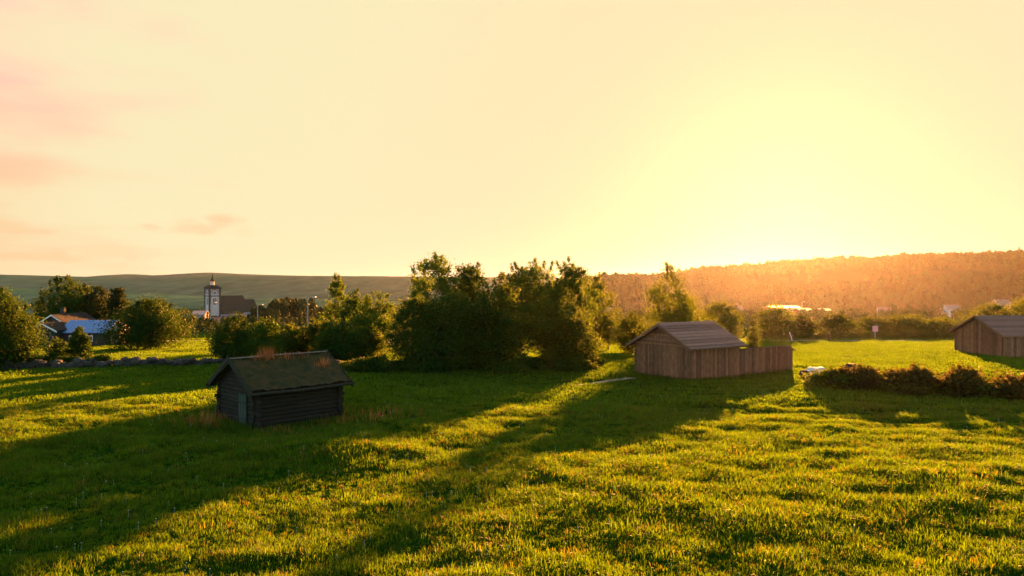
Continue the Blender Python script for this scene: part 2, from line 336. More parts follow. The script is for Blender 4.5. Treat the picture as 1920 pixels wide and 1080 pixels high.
# ------------------------------------------------------------------ scatter of uncountable stuff (geometry nodes)
def protos(name, meshes):
    col = bpy.data.collections.new(name)
    for k, me in enumerate(meshes): col.objects.link(bpy.data.objects.new(name, me))
    return col
def scatter(name, V, Fc, dens, scl, col, label, cat, seed=1, smin=.7, smax=1.3, density=1.0, tilt=.15):
    me = np_mesh(name, V, Fc, M['ground'])
    for nm, arr in (('dens', dens), ('scl', scl)):
        a = me.attributes.new(nm, 'FLOAT', 'POINT'); a.data.foreach_set('value', np.asarray(arr, np.float32))
    o = link(name, me); tag(o, label, cat, kind='stuff')
    ng = bpy.data.node_groups.new(name, 'GeometryNodeTree'); N = ng.nodes; L = ng.links
    ng.interface.new_socket('Geometry', in_out='INPUT', socket_type='NodeSocketGeometry'); ng.interface.new_socket('Geometry', in_out='OUTPUT', socket_type='NodeSocketGeometry')
    gi = N.new('NodeGroupInput'); go = N.new('NodeGroupOutput')
    dp = N.new('GeometryNodeDistributePointsOnFaces'); dp.distribute_method = 'RANDOM'; dp.inputs['Seed'].default_value = seed
    na = N.new('GeometryNodeInputNamedAttribute'); na.data_type = 'FLOAT'; na.inputs['Name'].default_value = 'dens'
    mm = N.new('ShaderNodeMath'); mm.operation = 'MULTIPLY'; mm.inputs[1].default_value = density
    L.new(na.outputs[0], mm.inputs[0]); L.new(mm.outputs[0], dp.inputs['Density']); L.new(gi.outputs[0], dp.inputs['Mesh'])
    ci = N.new('GeometryNodeCollectionInfo'); ci.inputs['Collection'].default_value = col; ci.inputs['Separate Children'].default_value = True; ci.inputs['Reset Children'].default_value = True
    ip = N.new('GeometryNodeInstanceOnPoints'); ip.inputs['Pick Instance'].default_value = True
    L.new(dp.outputs['Points'], ip.inputs['Points']); L.new(ci.outputs[0], ip.inputs['Instance'])
    rv = N.new('FunctionNodeRandomValue'); rv.data_type = 'FLOAT_VECTOR'; rv.inputs[0].default_value = (-tilt, -tilt, 0); rv.inputs[1].default_value = (tilt, tilt, 6.283)
    L.new(rv.outputs[0], ip.inputs['Rotation'])
    rs = N.new('FunctionNodeRandomValue'); rs.data_type = 'FLOAT'; rs.inputs[2].default_value = smin; rs.inputs[3].default_value = smax; rs.inputs['Seed'].default_value = 5
    ns = N.new('GeometryNodeInputNamedAttribute'); ns.data_type = 'FLOAT'; ns.inputs['Name'].default_value = 'scl'
    sm = N.new('ShaderNodeMath'); sm.operation = 'MULTIPLY'; L.new(rs.outputs[1], sm.inputs[0]); L.new(ns.outputs[0], sm.inputs[1]); L.new(sm.outputs[0], ip.inputs['Scale'])
    L.new(ip.outputs[0], go.inputs[0])
    md = o.modifiers.new('scatter', 'NODES'); md.node_group = ng
    return o
def blades(n, rad, hmin, hmax, wid, lean, r, mat, name, flowers=0):
    V = []; Fc = []
    for k in range(n):
        a = r.uniform(0, 6.283); d = rad * math.sqrt(r.random()); x, y = d * math.cos(a), d * math.sin(a)
        h = r.uniform(hmin, hmax); la = r.uniform(0, 6.283); ln = h * r.uniform(.1, lean); w = wid * r.uniform(.6, 1.3); wa = r.uniform(0, 3.1416)
        wx, wy = w * math.cos(wa), w * math.sin(wa); o = len(V); lx, ly = ln * math.cos(la), ln * math.sin(la)
        V += [(x - wx, y - wy, -.03), (x + wx, y + wy, -.03), (x + wx * .8 + lx * .4, y + wy * .8 + ly * .4, h * .62), (x - wx * .8 + lx * .4, y - wy * .8 + ly * .4, h * .62), (x + lx, y + ly, h * (1 - .25 * ln / h))]
        Fc += [(o, o + 1, o + 2), (o, o + 2, o + 3), (o + 3, o + 2, o + 4)]
    return np_mesh(name, np.array(V), np.array(Fc), mat)

# building footprints that keep the grass out: (x, y, rot, x0, x1, y0, y1)
FOOT = [(-12.6, 36.0, R(45), -.2, 4.8, -.2, 4.2), (12.8, 52.3, R(34), -.2, 12.4, -.1, 6)]
def dens_at(X, Y):
    d = np.ones(X.shape)
    for (x, y, a, x0, x1, y0, y1) in FOOT:
        u = (X - x) * math.cos(a) + (Y - y) * math.sin(a); w = -(X - x) * math.sin(a) + (Y - y) * math.cos(a)
        d[(u > x0) & (u < x1) & (w > y0) & (w < y1)] = 0
    path = (np.abs((Y - 54.6) - (X - 9.2) * .42) < .55) & (X > 4.6) & (X < 9.4)
    d[path] *= .12
    return d
def patch(x0f, y0, y1, st):
    yy = np.arange(y0, y1 + st, st); nx = int(2 * x0f(y1) / st); xx = np.linspace(-x0f(y1), x0f(y1), nx)
    X, Y = np.meshgrid(xx, yy); i = np.arange(X.size).reshape(X.shape)
    Fc = np.stack([i[:-1, :-1], i[:-1, 1:], i[1:, 1:], i[1:, :-1]], -1).reshape(-1, 4)
    xf = X.ravel(); yf = Y.ravel(); keep = (np.abs(xf[Fc]) < np.array(x0f(yf[Fc]))).all(1)
    return X, Y, Fc[keep]
rr = random.Random(3)
tufts = protos('grass_tuft', [blades(26, .2, .06, .17 + .05 * (k % 3), .0085, 1.0, rr, M['grass'], 'grass_tuft') for k in range(7)] + [blades(20, .2, .08, .24, .008, .9, rr, M['straw'], 'grass_tuft')])
tufts_far = protos('grass_tuft_far', [blades(26, .42, .07, .21, .020, .9, rr, M['grass'], 'grass_tuft_far') for k in range(5)])
X, Y, Fc = patch(lambda y: .74 * np.asarray(y) + 3.5, 13.5, 42, .4)
d = dens_at(X, Y) * np.clip(.75 + 1.3 * vnoise(X / 1.5, Y / 1.1, 11) + .5 * vnoise(X / .6, Y / .6, 12), .12, 1.6)
s = np.clip(.95 + 1.0 * vnoise(X / 1.3, Y / 1.0, 3) + .6 * vnoise(X / 5, Y / 5, 13), .4, 1.7)
scatter('meadow_grass', np.stack([X, Y, terrain(X, Y)], -1).reshape(-1, 3), Fc, d.ravel(), s.ravel(), tufts, 'tussocky green meadow grass filling the foreground', 'grass', 1, .65, 1.2, 46)
X, Y, Fc = patch(lambda y: .74 * np.asarray(y) + 4, 42, 112, .8)
d = dens_at(X, Y) * np.clip(.8 + 1.0 * vnoise(X / 2.5, Y / 2.5, 11), .2, 1.4) * (1 - (np.abs(Y - 107.5 - 0.01 * X) < 2.2) * .97)
s = np.clip(.9 + .8 * vnoise(X / 3, Y / 3, 14), .5, 1.5)
scatter('field_grass', np.stack([X, Y, terrain(X, Y)], -1).reshape(-1, 3), Fc, d.ravel(), s.ravel(), tufts_far, 'short grass of the far hayfield beyond the barns', 'grass', 2, .7, 1.3, 12)

# ------------------------------------------------------------------ trees
def leaves(P, size, r, droop=0.0, aspect=.62):
    n = len(P); a = r.normal(size=(n, 3)); a[:, 2] -= droop; a /= np.linalg.norm(a, axis=1)[:, None]
    b = r.normal(size=(n, 3)); b -= (b * a).sum(1)[:, None] * a; b /= np.linalg.norm(b, axis=1)[:, None]
    s = size * r.uniform(.6, 1.35, n)[:, None]
    V = np.stack([P - a * s * .5, P + b * s * aspect * .5, P + a * s * .5, P - b * s * aspect * .5], 1).reshape(-1, 3)
    return V, np.arange(4 * n).reshape(n, 4)
PROF = {
    'broad': lambda t: np.clip(np.sin(np.pi * np.clip(t * .93 + .09, 0, 1)) ** .62, 0, 1),
    'birch': lambda t: np.clip(1.15 * (1 - t) ** .4 * (t + .38) ** .5, 0, 1),
    'cone': lambda t: np.clip((1 - t) ** .85 * (t + .25) ** .25 * 1.25, 0, 1),
    'shrub': lambda t: np.clip((1 - t * t) ** .5, 0, 1),
}
def crown_tree(kind, H, W, seed, n, leaf, mat, bark, cb=.12, clumps=80, airy=.115, droop=.3, stems=1):
    if kind != 'shrub': n = int(n * 1.45); clumps = int(clumps * 1.3)
    # unit: metres, returns (trunk mesh, crown mesh)
    r = np.random.default_rng(seed); rad = W / 2; t = MB(); z0 = H * cb
    prof = PROF[kind]; cent = []
    lob = r.uniform(0, 6.28, 4)
    while len(cent) < clumps:
        q = r.random(); a = r.uniform(0, 6.283); u = r.random() ** .42
        if r.random() > float(prof(np.array(q))) ** 1.5 + .06: continue
        rr_ = rad * float(prof(np.array(q))) * (1 + .22 * math.sin(2 * a + lob[0] + q * 4) + .18 * math.sin(3 * a + lob[1] + q * 7))
        cent.append((rr_ * u * math.cos(a), rr_ * u * math.sin(a), z0 + q * (H - z0) * .97, q))
    P = []; w = r.uniform(.5, 1.5, clumps); w /= w.sum()
    for c, f in zip(cent, w):
        m = max(6, int(n * f)); sc = airy * W * (0.55 + .6 * r.random()) * (1 - .3 * c[3])
        g = r.normal(size=(m, 3)) * np.array([sc, sc, sc * .8]); 
        if droop: g[:, 2] -= np.abs(r.normal(size=m)) * sc * droop
        P.append(np.array(c[:3]) + g)
    # thin upright twigs at the top make the outline uneven
    for k in range(int(10 + clumps * .12)):
        a = r.uniform(0, 6.283); q = r.uniform(.45, .97); rr_ = rad * float(prof(np.array(q))) * r.uniform(.4, 1.1); m = max(5, int(n * .004))
        b = np.array([rr_ * math.cos(a), rr_ * math.sin(a), z0 + q * (H - z0)]); ln = H * r.uniform(.03, .08)
        s_ = r.random((m, 1)); P.append(b + s_ * np.array([.25 * math.cos(a), .25 * math.sin(a), 1]) * ln + r.normal(size=(m, 3)) * leaf * .5)
    P = np.concatenate(P); P = P[P[:, 2] > .08]
    V, Fc = leaves(P, leaf, r, droop * .6)
    crown = np_mesh(kind + '_crown', V, Fc, mat)
    tr = .016 * H + .02
    for st in range(stems):
        ox, oy = (0, 0) if stems == 1 else (r.normal() * W * .07, r.normal() * W * .07)
        bx, by = r.normal(2) if False else (r.normal() * W * .05, r.normal() * W * .05)
        pts = [(ox, oy, -.3)] + [(ox + bx * q + r.normal() * .03 * W * q * .4, oy + by * q + r.normal() * .03 * W * q * .4, H * q * (.95 if stems == 1 else .7)) for q in (.08, .22, .4, .6, .8, 1)]
        k = 1 if stems == 1 else .6
        t.tube(pts, [tr * k * q for q in (1.35, 1, .85, .68, .48, .28, .06)], 7)
    order = sorted(range(len(cent)), key=lambda i: r.random())[:min(30, clumps)]
    for i in order:
        c = cent[i]; h = max(H * cb * .6, c[2] - math.hypot(c[0], c[1]) * r.uniform(.5, 1.0)); h = min(h, H * .85)
        b = np.array([0, 0, h]); e = np.array(c[:3]); md = (b + e) / 2 + np.array([0, 0, -.04 * H * r.random()])
        k = tr * .42 * (1 - h / H * .8); t.tube([b, md, e], [k, k * .65, k * .2], 5, False)
    return t.mesh(kind + '_trunk', bark, True), crown
def spruce(H, W, seed, n, leaf, mat, bark, up=False, cb=.05):
    r = np.random.default_rng(seed); t = MB(); t.tube([(0, 0, -.3), (0, 0, H * .5), (.02, 0, H * .97)], [.02 * H, .012 * H, .003 * H], 7); P = []
    n = int(n * 1.8); layers = int(13 + H * 1.6) if not up else int(12 + H * 1.6)
    for k in range(layers):
        q = (k + r.random() * .6) / layers; z = H * (cb + (1 - cb) * q)
        R_ = W / 2 * ((1 - q) ** .85 if not up else min(1, (1 - q) ** .55 * (.55 + 1.0 * q)) * 1.02) * r.uniform(.55, 1.15) + .06
        nb = int(6 + 5 * (1 - q)); a0 = r.uniform(0, 6.28)
        for j in range(nb):
            a = a0 + 6.283 * j / nb + r.normal() * .25; ln = R_ * r.uniform(.7, 1.1)
            dz = (-.22 if not up else .32) * ln; m = max(5, int(n / (layers * 8) * (ln / (W * .3) + .25)))
            s_ = r.random(m) ** .7; b = np.stack([s_ * ln * math.cos(a), s_ * ln * math.sin(a), z + dz * s_ + (.10 * ln * s_ ** 2 if not up else .15 * ln * s_ ** 2)], 1)
            P.append(b + r.normal(size=(m, 3)) * np.array([.13, .13, .10]) * (ln * .9 + .1))
            t.tube([(0, 0, z), (ln * .8 * math.cos(a), ln * .8 * math.sin(a), z + dz * .8)], [.004 * H, .001 * H], 4, False)
    top = np.zeros((max(8, n // 60), 3)); top[:, 2] = H * r.uniform(.93, 1.0, len(top)); P.append(top + r.normal(size=top.shape) * .05)
    P = np.concatenate(P); P = P[P[:, 2] > .05]
    V, Fc = leaves(P, leaf, r, .1, .45); return t.mesh('conifer_trunk', bark, True), np_mesh('conifer_crown', V, Fc, mat)
_ts = [100]
def tree(name, kind, px, Y, top, wpx, label, cat='tree', group=None, n=9000, leaf=.17, mat='broad', bark='bark', **kw):
    _ts[0] += 1; X = PX(px, Y); z = tz(X, Y) - .05; H = max(.6, PZ(top, Y) - z); W = wpx * Y / F_PX
    if kind == 'spruce' or kind == 'pine':
        tm, cm = spruce(H, W, _ts[0], n, leaf, M['needle'] if mat == 'broad' else M[mat], M['bark'], kind == 'pine', **kw)
    else: tm, cm = crown_tree(kind, H, W, _ts[0], n, leaf, M[mat], M[bark], **kw)
    o = thing(name, label, cat, (X, Y, z), 0, group)
    link('trunk' if cat == 'tree' else 'stems', tm, o); link('crown' if cat == 'tree' else 'foliage', cm, o); return o

G = 'trees of the middle grove'
tree('birch_tree', 'birch', 815, 63, 481, 118, 'tall airy birch with the highest crown of the middle grove', group=G, n=15000, leaf=.17, mat='birch', bark='birchbark', cb=.08, clumps=110, airy=.10)
tree('birch_tree', 'birch', 880, 66, 494, 95, 'pointed birch just right of the highest birch in the middle grove', group=G, n=14000, mat='birch', bark='birchbark', clumps=110, airy=.10)
tree('broadleaf_tree', 'broad', 772, 61, 556, 90, 'dense low broadleaf tree at the left end of the middle grove', group=G, n=9500, cb=.03, clumps=60)
tree('broadleaf_tree', 'broad', 850, 60, 545, 125, 'wide dark broadleaf tree in front of the highest birch', group=G, n=13000, cb=.05, clumps=80)
tree('willow_tree', 'broad', 945, 62, 514, 112, 'olive full crowned tree standing alone forward in the grove centre', group=G, n=13000, mat='willow', cb=.06, clumps=90)
tree('birch_tree', 'broad', 975, 72, 497, 100, 'dark rounded birch behind the olive tree in the grove centre', group=G, n=14000, mat='birch', bark='birchbark', clumps=110, airy=.10)
tree('birch_tree', 'birch', 1018, 72, 486, 100, 'tall thin topped birch in the back row of the grove', group=G, n=14000, mat='birch', bark='birchbark', clumps=110, airy=.10)
tree('birch_tree', 'birch', 1072, 70, 488, 85, 'slim birch with ragged top at right of the grove', group=G, n=14000, mat='birch', bark='birchbark', clumps=110, airy=.10)
tree('willow_tree', 'broad', 1040, 63, 530, 110, 'brownish green round tree at the front right of the grove', group=G, n=12000, mat='willow', cb=.05, clumps=80)
tree('broadleaf_tree', 'broad', 905, 60, 565, 90, 'low leafy tree between the wide dark tree and the olive tree', group=G, n=9000, cb=.05)
tree('willow_tree', 'broad', 1084, 61, 590, 80, 'short bushy tree under the slim ragged birch', group=G, n=7500, mat='willow', cb=.04)
tree('broadleaf_tree', 'broad', 1118, 84, 513, 62, 'small domed tree set back between grove and barn', group=G, n=7000, mat='willow', cb=.25, airy=.12)
tree('willow_tree', 'broad', 1140, 84, 590, 56, 'open young tree with visible trunk left of the barn', n=4500, mat='willow', cb=.25, airy=.12)
tree('birch_tree', 'cone', 1256, 71, 497, 128, 'large pointed tree rising directly behind the barn', n=14000, mat='willow', cb=.06, clumps=110)
tree('willow_tree', 'broad', 1186, 80, 585, 70, 'rounded tree at the left of the large pointed tree behind the barn', n=8000, mat='willow', cb=.08)
tree('willow_tree', 'broad', 1292, 76, 556, 84, 'rounded tree right of the large pointed tree behind the barn roof', n=8000, mat='willow', cb=.05)
tree('spruce_tree', 'spruce', 1412, 66, 590, 44, 'small young spruce standing behind the lean-to shed', n=4500, leaf=.15, mat='willow')
G = 'trees of the left farm'
tree('broadleaf_tree', 'broad', 2, 60, 543, 108, 'large leafy tree cut by the left edge of the picture', n=20000, cb=.03, clumps=100, airy=.13)
tree('spruce_tree', 'spruce', 77, 118, 545, 42, 'small dark spruce left of the farm trees', group=G, n=4500, leaf=.25)
tree('aspen_tree', 'broad', 122, 116, 518, 92, 'tallest pale green tree behind the farm cottages', group=G, n=13000, leaf=.27, mat='broad', cb=.03)
tree('aspen_tree', 'broad', 156, 119, 532, 66, 'rounded tree touching the tallest farm tree on its right', group=G, n=9500, leaf=.27, mat='broad', cb=.03)
tree('pine_tree', 'broad', 182, 117, 535, 62, 'dark dense tree behind the blue metal roof', group=G, n=9500, leaf=.27, mat='needle', cb=.03)
tree('pine_tree', 'pine', 221, 116, 541, 60, 'flat topped dark pine right of the blue roof', group=G, n=7500, leaf=.3, cb=.1)
tree('broadleaf_tree', 'broad', 278, 83, 563, 112, 'broad dark tree right of the blue roofed cottage', group=G, n=19000, leaf=.2, cb=.06, clumps=100, airy=.13, stems=3)
tree('broadleaf_tree', 'broad', 300, 110, 564, 84, 'lighter edged tree joined to the broad dark tree by the cottage', group=G, n=9500, leaf=.26, cb=.06, stems=2)
tree('willow_bush', 'shrub', 108, 66, 637, 46, 'rounded sunlit bush in front of the farm cottages', 'bush', n=3500, leaf=.17, cb=.02)
tree('willow_bush', 'broad', 148, 65, 614, 36, 'tall narrow bush in front of the blue roof', 'bush', n=4000, leaf=.17, cb=.02)
tree('broadleaf_tree', 'broad', 443, 67, 590, 88, 'dark dense tree behind the log cabin, left one of a pair', n=9000, cb=.02)
tree('broadleaf_tree', 'broad', 496, 66, 598, 70, 'dark dense tree behind the log cabin, right one of a pair', n=8000, cb=.02)
G = 'row of small trees right of the log cabin'
for px, Yd, tp, w, mt, lb in ((540, 70, 608, 44, 'willow', 'small round topped tree first in the row beyond the cabin ridge'), (568, 72, 612, 34, 'broad', 'narrow dark small tree second in the row beyond the cabin ridge'),
                              (593, 71, 599, 40, 'willow', 'pointed small tree third in the row beyond the cabin ridge'), (617, 70, 601, 36, 'willow', 'pointed small tree fourth in the row beyond the cabin ridge')):
    tree('young_tree', 'birch', px, Yd, tp, w * 1.25, lb, group=G, n=5000, leaf=.17, mat=mt, cb=.02, clumps=50)
tree('pine_tree', 'cone', 633, 90, 517, 80, 'tall feathery pine rising above the row of small trees', n=8000, leaf=.22, mat='birch', cb=.06, clumps=130, airy=.075)
tree('aspen_tree', 'broad', 668, 84, 543, 62, 'yellow green tree just right of the feathery pine', n=8000, leaf=.2, mat='birch', cb=.05)
tree('broadleaf_tree', 'broad', 708, 74, 546, 88, 'full rounded tree left of the middle grove', n=12000, leaf=.18, mat='birch', cb=.04)
tree('broadleaf_tree', 'broad', 648, 68, 605, 95, 'low dark tree mass under the feathery pine', n=10000, cb=.02)
tree('broadleaf_tree', 'broad', 690, 69, 610, 60, 'low leafy tree under the full rounded tree', n=6000, mat='willow', cb=.04)
G = 'hazy trees along the road by the far field'
for px, Yd, tp, w, lb in ((1350, 98, 566, 78, 'hazy rounded tree above the right end of the barn roof'), (1455, 116, 572, 70, 'hazy tree behind the young spruce'), (1503, 118, 592, 50, 'small hazy tree at the start of the roadside row'),
                          (1568, 120, 588, 56, 'hazy round tree in the middle of the roadside row'), (1632, 124, 596, 70, 'low hazy tree behind the small square sign'), (1700, 122, 590, 80, 'wide hazy tree above the far field'), (1766, 121, 596, 66, 'hazy tree left of the dark shed at right'),
                          (1860, 126, 572, 90, 'hazy tree behind the dark shed roof'), (1925, 125, 560, 90, 'hazy tree at the right edge above the dark shed')):
    tree('roadside_tree', 'broad', px, Yd, tp, w, lb, group=G, n=4500, leaf=.3, mat='willow', cb=.05)

# shrubs: a few foliage meshes shared by all
def shrub_proto(seed, mat, n=4200, leaf=.125): return crown_tree('shrub', 1.0, 1.5, seed, n, leaf, M[mat], M['bark'], cb=.02, clumps=34, airy=.13, droop=.1, stems=3)
SH = {k: [shrub_proto(500 + i * 7 + j, k) for i in range(4)] for j, k in enumerate(('broad', 'willow', 'hedge'))}
def shrub(x, y, h, w, kind, label, group, k=None):
    o = thing('shrub', label, 'shrub', (x, y, tz(x, y) - .04), random.uniform(0, 6.28), group)
    t, c = SH[kind][random.randrange(4) if k is None else k]
    for nm, me in (('stems', t), ('foliage', c)):
        q = link(nm, me, o); q.scale = (w / 1.5, w / 1.5, h)
    return o
hl = ['shrub at the left end of the brown hedge by the white tarpaulin', 'second shrub of the brown hedge counted from the lean-to', 'third shrub of the brown hedge counted from the lean-to', 'fourth shrub of the brown hedge counted from the lean-to',
      'fifth shrub of the brown hedge counted from the lean-to', 'sixth shrub of the brown hedge counted from the lean-to', 'seventh shrub of the brown hedge counted from the lean-to', 'shrub with sprigs against the sunny field, middle of the brown hedge',
      'ninth shrub of the brown hedge counted from the lean-to', 'tenth shrub of the brown hedge counted from the lean-to', 'eleventh shrub of the brown hedge counted from the lean-to', 'shrub of the brown hedge second from the right picture edge', 'last shrub of the brown hedge cut by the right picture edge']
for i, lb in enumerate(hl):
    q = i / (len(hl) - 1); px = 1560 + q * 375; Yd = 48.5 - 4.2 * q + .5 * math.sin(i * 2.1); shrub(PX(px, Yd), Yd, 1.3 + .3 * math.sin(i * 1.7) + .3 * math.sin(i * 4.1), 2.9, 'hedge' if i % 3 else 'willow', lb, 'brown hedge beside the far field')
for i in range(26):
    px = 655 + i * 21 + random.uniform(-8, 8)
    if px > 1120: break
    Yd = 59.6 - .9 * math.sin(i) + (2.5 if px > 1110 else 0); shrub(PX(px, Yd), Yd, random.uniform(.7, 1.5), random.uniform(1.5, 2.3), 'broad' if i % 3 else 'willow', 'low dark undergrowth shrub along the foot of the tree grove', 'undergrowth shrubs along the grove')
for i in range(12):
    px = 10 + i * 17 + random.uniform(-6, 6); Yd = 62 + random.uniform(-.5, 1.5)
    shrub(PX(px, Yd), Yd, random.uniform(.5, 1.1), random.uniform(1.3, 1.9), 'broad', 'low dark shrub growing along the stone wall before the farm', 'shrubs along the stone wall')
for i in range(8):
    x, y = -13.2 + i * .55, 35.3 - .15 * i + random.uniform(-.3, .2) + (abs(i - 2.5) * .3 if i > 2 else 0)
    pass
for i in range(14):
    px = 1440 + i * 26; Yd = 113 + random.uniform(-.5, 2.5); shrub(PX(px, Yd), Yd, random.uniform(.7, 1.6), random.uniform(2, 3.4), 'willow', 'low hazy roadside shrub behind the sunny far field', 'roadside shrubs beyond the far field')

# woods and scrub far off: one mass each
def low_tree(seed, H, W, n, mat, kind='broad'):
    r = np.random.default_rng(seed); q = r.random(n); a = r.uniform(0, 6.283, n)
    rad = W / 2 * PROF[kind](q) * r.random(n) ** .35 * (1 + .25 * np.sin(3 * a + q * 5))
    P = np.stack([rad * np.cos(a), rad * np.sin(a), H * (.05 + .95 * q)], 1); V, Fc = leaves(P, W * .17, r, 0, .8)
    return np_mesh('far_tree', V, Fc, M[mat])
wood = protos('far_tree', [low_tree(900 + k, 6, 5, 520, 'farleaf') for k in range(4)] + [low_tree(910 + k, 6.5, 4.2, 520, 'farleaf', 'birch') for k in range(3)] + [low_tree(920, 8, 3.4, 420, 'needle', 'cone')])
Z = rv[:, 2]; dn = np.where((Z > -18) & (rv[:, 1] < 860), 1.0, 0.0) * np.clip(.7 + 1.6 * vnoise(rv[:, 0] / 60, rv[:, 1] / 60, 21), 0.05, 1.3)
dn = dn * (np.abs(rv[:, 0]) < 1000); dn[(rv[:, 1] > 780)] = 1.0 * (np.abs(rv[rv[:, 1] > 780, 0]) < 1100) * (rv[rv[:, 1] > 780, 1] < 870)
scatter('hill_forest', rv, rf, dn, .95 + .7 * vnoise(rv[:, 0] / 22, rv[:, 1] / 22, 23), wood, 'birch forest covering the long hill at right', 'forest', 4, .6, 1.2, .026, .05)
X, Y, Fc = patch(lambda y: .78 * np.asarray(y) + 10, 128, 900, 7)
scr = np.clip(.45 + 1.8 * vnoise(X / 45, Y / 45, 31), 0.05, 1.3) * (1 - sstep(300, 700, Y) * .6) * (1 - .75 * sstep(260, 340, Y) * ((X / Y > -.49) & (X / Y < -.33))) + .9 * (Y < 185) * (X / Y > -.47) * (X / Y < -.38) + 6 * np.exp(-((X + 98) / 13) ** 2 - ((Y - 325) / 30) ** 2)
sc2 = .28 + .42 * sstep(160, 420, Y) * (1 - .5 * ((X / Y > -.49) & (X / Y < -.33))) + .45 * np.exp(-((X + 98) / 13) ** 2 - ((Y - 325) / 30) ** 2)
scatter('valley_scrub', np.stack([X, Y, terrain(X, Y)], -1).reshape(-1, 3), Fc, scr.ravel(), sc2.ravel(), wood, 'bushes and small trees covering the valley below the town', 'scrub', 6, .6, 1.3, .016, .05)

# ------------------------------------------------------------------ roads, path
def strip(name, pts, w, mat, lift=.03, step=1.0):
    V = []; Fc = []
    P = [Vector(p) for p in pts]; samp = []
    for a, b in zip(P[:-1], P[1:]):
        k = max(2, int((b - a).length / step)); samp += [a.lerp(b, i / k) for i in range(k)]
    samp.append(P[-1])
    for i, p in enumerate(samp):
        d = (samp[min(i + 1, len(samp) - 1)] - samp[max(i - 1, 0)]).normalized(); nrm = Vector((-d.y, d.x)); ww = w * (1 + .12 * math.sin(i * 1.3) + .1 * math.sin(i * .47))
        for s_ in (-1, -.33, .33, 1):
            q = p + nrm * ww / 2 * s_; V.append((q.x, q.y, tz(q.x, q.y) + lift - (.06 if abs(s_) == 1 else 0)))
        if i:
            for k in range(3): o = (i - 1) * 4 + k; Fc.append((o, o + 1, o + 5, o + 4))
    return struct(link(name, np_mesh(name, np.array(V), np.array(Fc), mat, True)))
strip('road', [(-120, 106.3), (0, 107.5), (120, 108.7)], 4.2, M['sandroad'])
strip('path', [(9.15, 54.4), (7.2, 53.6), (4.4, 52.3)], .9, M['dirt'], .05, .3)

